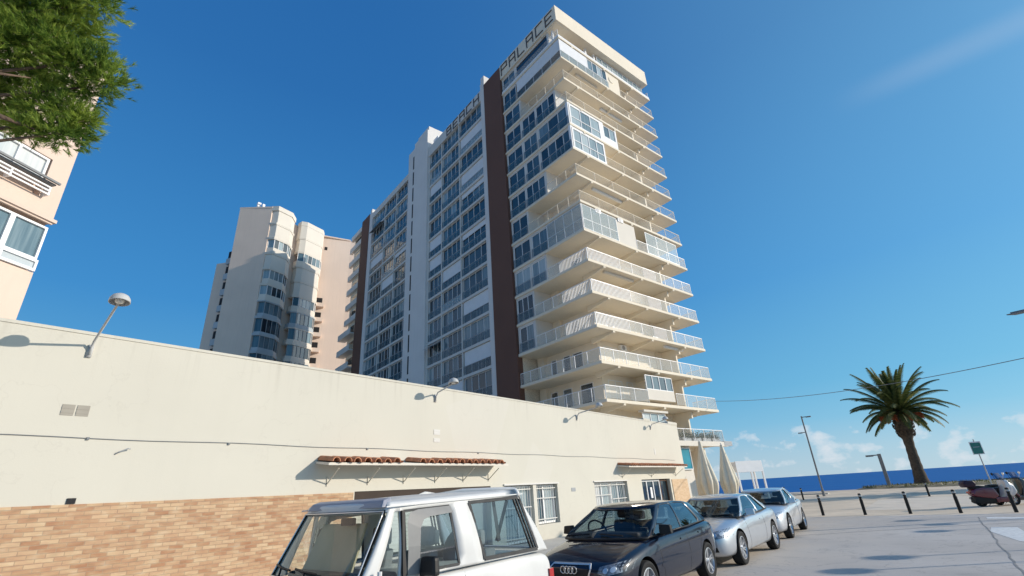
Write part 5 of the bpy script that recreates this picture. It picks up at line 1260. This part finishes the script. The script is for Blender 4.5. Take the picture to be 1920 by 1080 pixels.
# windscreen rubber, wipers, stickers
m = MB()
def wsp(x, v): 
    y = -.72+.30*v+.07*abs(x/.74)**2.4; return Vector((x*(1-.06*v), y-.006, 1.057+.57*v))
edge = [wsp(-.725+1.45*i/10,.035) for i in range(11)] + [wsp(.725,v/8) for v in range(1,8)] + [wsp(.725-1.45*i/10,.96) for i in range(11)] + [wsp(-.725,1-v/8) for v in range(1,8)]
m.tube(edge+[edge[0]], .011, 6); m.build('windscreen_rubber', M['black'], suv, smooth=True)
m = MB(); edge = [e+Vector((0,-.012,0)) for e in edge]; m.tube(edge+[edge[0]], .007, 5); m.build('windscreen_trim', M['chrome'], suv, smooth=True)
for (xa, xb, va) in ((-.42,-.60,.17),(.10,-.12,.15)):
    m = MB(); a = wsp(xa,-.04)+Vector((0,-.03,0)); b = wsp((xa+xb)/2,va)+Vector((0,-.03,0)); m.tube([a,b], .010, 6)
    c0 = wsp((xa+xb)/2-.20,va+.025)+Vector((0,-.018,0)); c1 = wsp((xa+xb)/2+.20,va-.02)+Vector((0,-.018,0)); m.tube([c0,b,c1], .011, 5); m.build('wiper', M['black'], suv)
m = MB(); m.hexa([(-.61,-.415,1.632),(.69,-.415,1.632),(.69,-.30,1.64),(-.61,-.30,1.64),(-.59,-.375,1.698),(.665,-.375,1.698),(.64,-.27,1.722),(-.60,-.27,1.722)])  # front edge of the white roof, its shade put into the colour
vz = m.build('shaded_roof_front', noisy('roof_front_shade', (.30,.31,.36), .4, .08, 4), suv); bevel(vz, .02, 2)
# things seen through the glass: cardboard sunshade, spare wheel cover, belts
m = MB(); m.hexa([(-.62,-.40,1.10),(.25,-.40,1.10),(.25,-.38,1.10),(-.62,-.38,1.10),(-.55,-.24,1.50),(.22,-.24,1.50),(.22,-.22,1.50),(-.55,-.22,1.50)]); m.build('sunshade_card', noisy('beige_card', (.50,.43,.30), .9, .1, 3), suv)  # the card's beige also carries the reflection on the windscreen
m = MB(); m.lathe([(0,-.1),(.24,-.1),(.27,-.05),(.27,.05),(.24,.1),(0,.1)], (.2,1.10,1.10), 'x', 24); m.build('spare_wheel_cover', noisy('grey_vinyl', (.10,.13,.17), .6, .1), suv, smooth='auto')
m = MB(); m.bar((.60,1.42,1.62),(.52,1.30,1.2),.05,.006,up=(1,0,0)); m.bar((.60,1.18,1.62),(.56,1.30,1.2),.05,.006,up=(1,0,0)); m.build('seat_belt', M['interior'], suv)

# ------------------------------------------------------------------ scooters
def extr(name, poly, hw, mat, par, bw=.04, taper=1.0):
    m = MB(); n = len(poly); cx = sum(p[0] for p in poly)/n; cz = sum(p[1] for p in poly)/n
    for y in (-hw, -hw*.6, hw*.6, hw):
        k = 1 if abs(y) < hw else taper
        m.v += [(cx+(x-cx)*k, y, cz+(z-cz)*k) for x, z in poly]
    for j in range(3):
        for i in range(n): m.f.append([j*n+i,j*n+(i+1)%n,(j+1)*n+(i+1)%n,(j+1)*n+i]); m.m.append(0); m.t.append(0)
    m.f.append(list(range(n))[::-1]); m.f.append([3*n+i for i in range(n)]); m.m += [0,0]; m.t += [0,0]
    o = m.build(name, mat, par, fixn=True); bevel(o, bw, 3)
    o.data.polygons.foreach_set('use_smooth', [True]*len(o.data.polygons)); return o
def scooter(label, loc, rz, body_m, shield_m, box=True):
    o = thing('motor_scooter', label, 'scooter', loc, rz, 'scooters parked behind the bollards')
    for x in (-.62,.66):
        m = MB(); r = .235; m.lathe([(r*.6,-.05),(r*.9,-.065),(r,-.03),(r,.03),(r*.9,.065),(r*.6,.05)], (0,0,0), 'y', 28, close=True); w = m.build('wheel', M['tyre'], o, smooth='auto'); w.location = (x,0,r)
        m = MB(); m.lathe([(r*.62,-.045),(r*.55,.0),(r*.62,.045)], (0,0,0), 'y', 24)
        for i in range(5): a = 2*pi*i/5; m.bar((0,0,0),(r*.6*cos(a),0,r*.6*sin(a)),.035,.03,up=(0,1,0))
        m.build('rim', M['alloy'], w)
    extr('engine', [(-.92,.20),(-.8,.12),(-.1,.10),(.0,.36),(-.45,.44),(-.85,.42)], .17, M['black'], o)
    extr('side_panel', [(-.97,.52),(-.88,.73),(-.45,.79),(.0,.74),(.12,.40),(-.12,.28),(-.58,.36),(-.86,.42)], .22, body_m, o, .05, .85)
    extr('seat', [(-.92,.72),(-.88,.84),(-.55,.86),(-.15,.80),(.02,.74),(-.05,.68),(-.5,.72)], .15, M['black'], o, .045, .9)
    extr('floorboard', [(-.1,.16),(.5,.16),(.60,.32),(.36,.36),(-.1,.36)], .2, body_m, o, .03)
    extr('leg_shield', [(.30,.32),(.46,.26),(.68,.70),(.60,1.03),(.42,1.05),(.42,.70)], .24, shield_m, o, .04, .86)
    extr('front_fairing', [(.44,.34),(.66,.34),(.88,.52),(.82,.80),(.62,1.0),(.56,.7)], .16, shield_m, o, .05, .7)
    extr('front_mudguard', [(.44,.40),(.50,.50),(.68,.54),(.88,.44),(.94,.30),(.88,.30),(.80,.42),(.66,.485),(.52,.44)], .085, body_m, o, .02)
    m = MB(); m.tube([(.66,.09,.24),(.60,.09,.6)], .022, 8); m.tube([(.66,-.09,.24),(.60,-.09,.6)], .022, 8); m.tube([(.60,0,.55),(.48,0,1.05)], .03, 8); m.build('fork', M['metal'], o)
    m = MB(); m.tube([(.36,-.36,1.06),(.46,-.12,1.06),(.46,.12,1.06),(.36,.36,1.06)], .017, 8); h = m.build('handlebar', M['black'], o)
    for s in (-1,1):
        m = MB(); m.tube([(.42,s*.24,1.06),(.44,s*.32,1.24)], .008, 5); m.lathe([(0,-.015),(.055,-.015),(.06,0),(.05,.015),(0,.02)], (.44,s*.33,1.28), 'x', 14); m.build('mirror', M['chrome'] if s < 0 else M['black'], h, smooth='auto')
    m = MB(); m.lathe([(0,.06),(.05,.055),(.085,.0),(.08,-.05),(0,-.07)], (.62,0,.86), 'x', 16); m.build('headlight', M['head_glass'], o, smooth='auto')
    m = MB()
    for i in range(8):
        y0, y1 = -.2+.05*i, -.15+.05*i; f0, f1 = .08*(1-(y0/.2)**2), .08*(1-(y1/.2)**2); m.quad((.50+f0,y0,.98),(.50+f1,y1,.98),(.36+f1,y1,1.32),(.36+f0,y0,1.32))
    m.build('windscreen', GLASS_S, o, smooth=True)
    if box:
        extr('top_box', [(-1.1,.80),(-1.16,.95),(-1.06,1.10),(-.72,1.08),(-.64,.94),(-.70,.80)], .22, noisy('dark_purple_plastic', (.035,.015,.03), .35, .1), o, .05, .9)
        m = MB(); m.tube([(-.75,.1,.78),(-1.1,.1,.86)], .014, 6); m.tube([(-.75,-.1,.78),(-1.1,-.1,.86)], .014, 6); m.build('rack', M['metal'], o)
    m = MB(); m.box(-1.0,-.95,-.09,.09,.56,.64); m.build('tail_light', M['tail'], o)
    m = MB(); m.tube([(-.2,.14,.22),(-.5,.17,.26),(-.9,.17,.36)], [.03,.05,.055], 10); m.build('exhaust', M['metal'], o, smooth='auto')
    m = MB(); m.bar((-.1,.08,.2),(-.18,.3,.02),.02); m.build('side_stand', M['metal'], o); return o
maroon = paint('maroon_paint', (.13,.010,.025), .1, .25)
shield = paint('silver_white_paint', (.60,.58,.60), .2, .25)
scooter('maroon scooter with white front shield and dark top box, parked sideways behind the bollards', (1.35,31.2,-.0), radians(30), maroon, shield)
dark = paint('black_paint', (.015,.015,.018), .1, .25)
scooter('black scooter standing behind the maroon one, only its bars and front showing', (1.95,32.2,0), radians(34), dark, dark, False)
scooter('black scooter whose handlebar shows past the tail of the last silver car', (-5.45,22.3,0), radians(8), dark, dark, False)
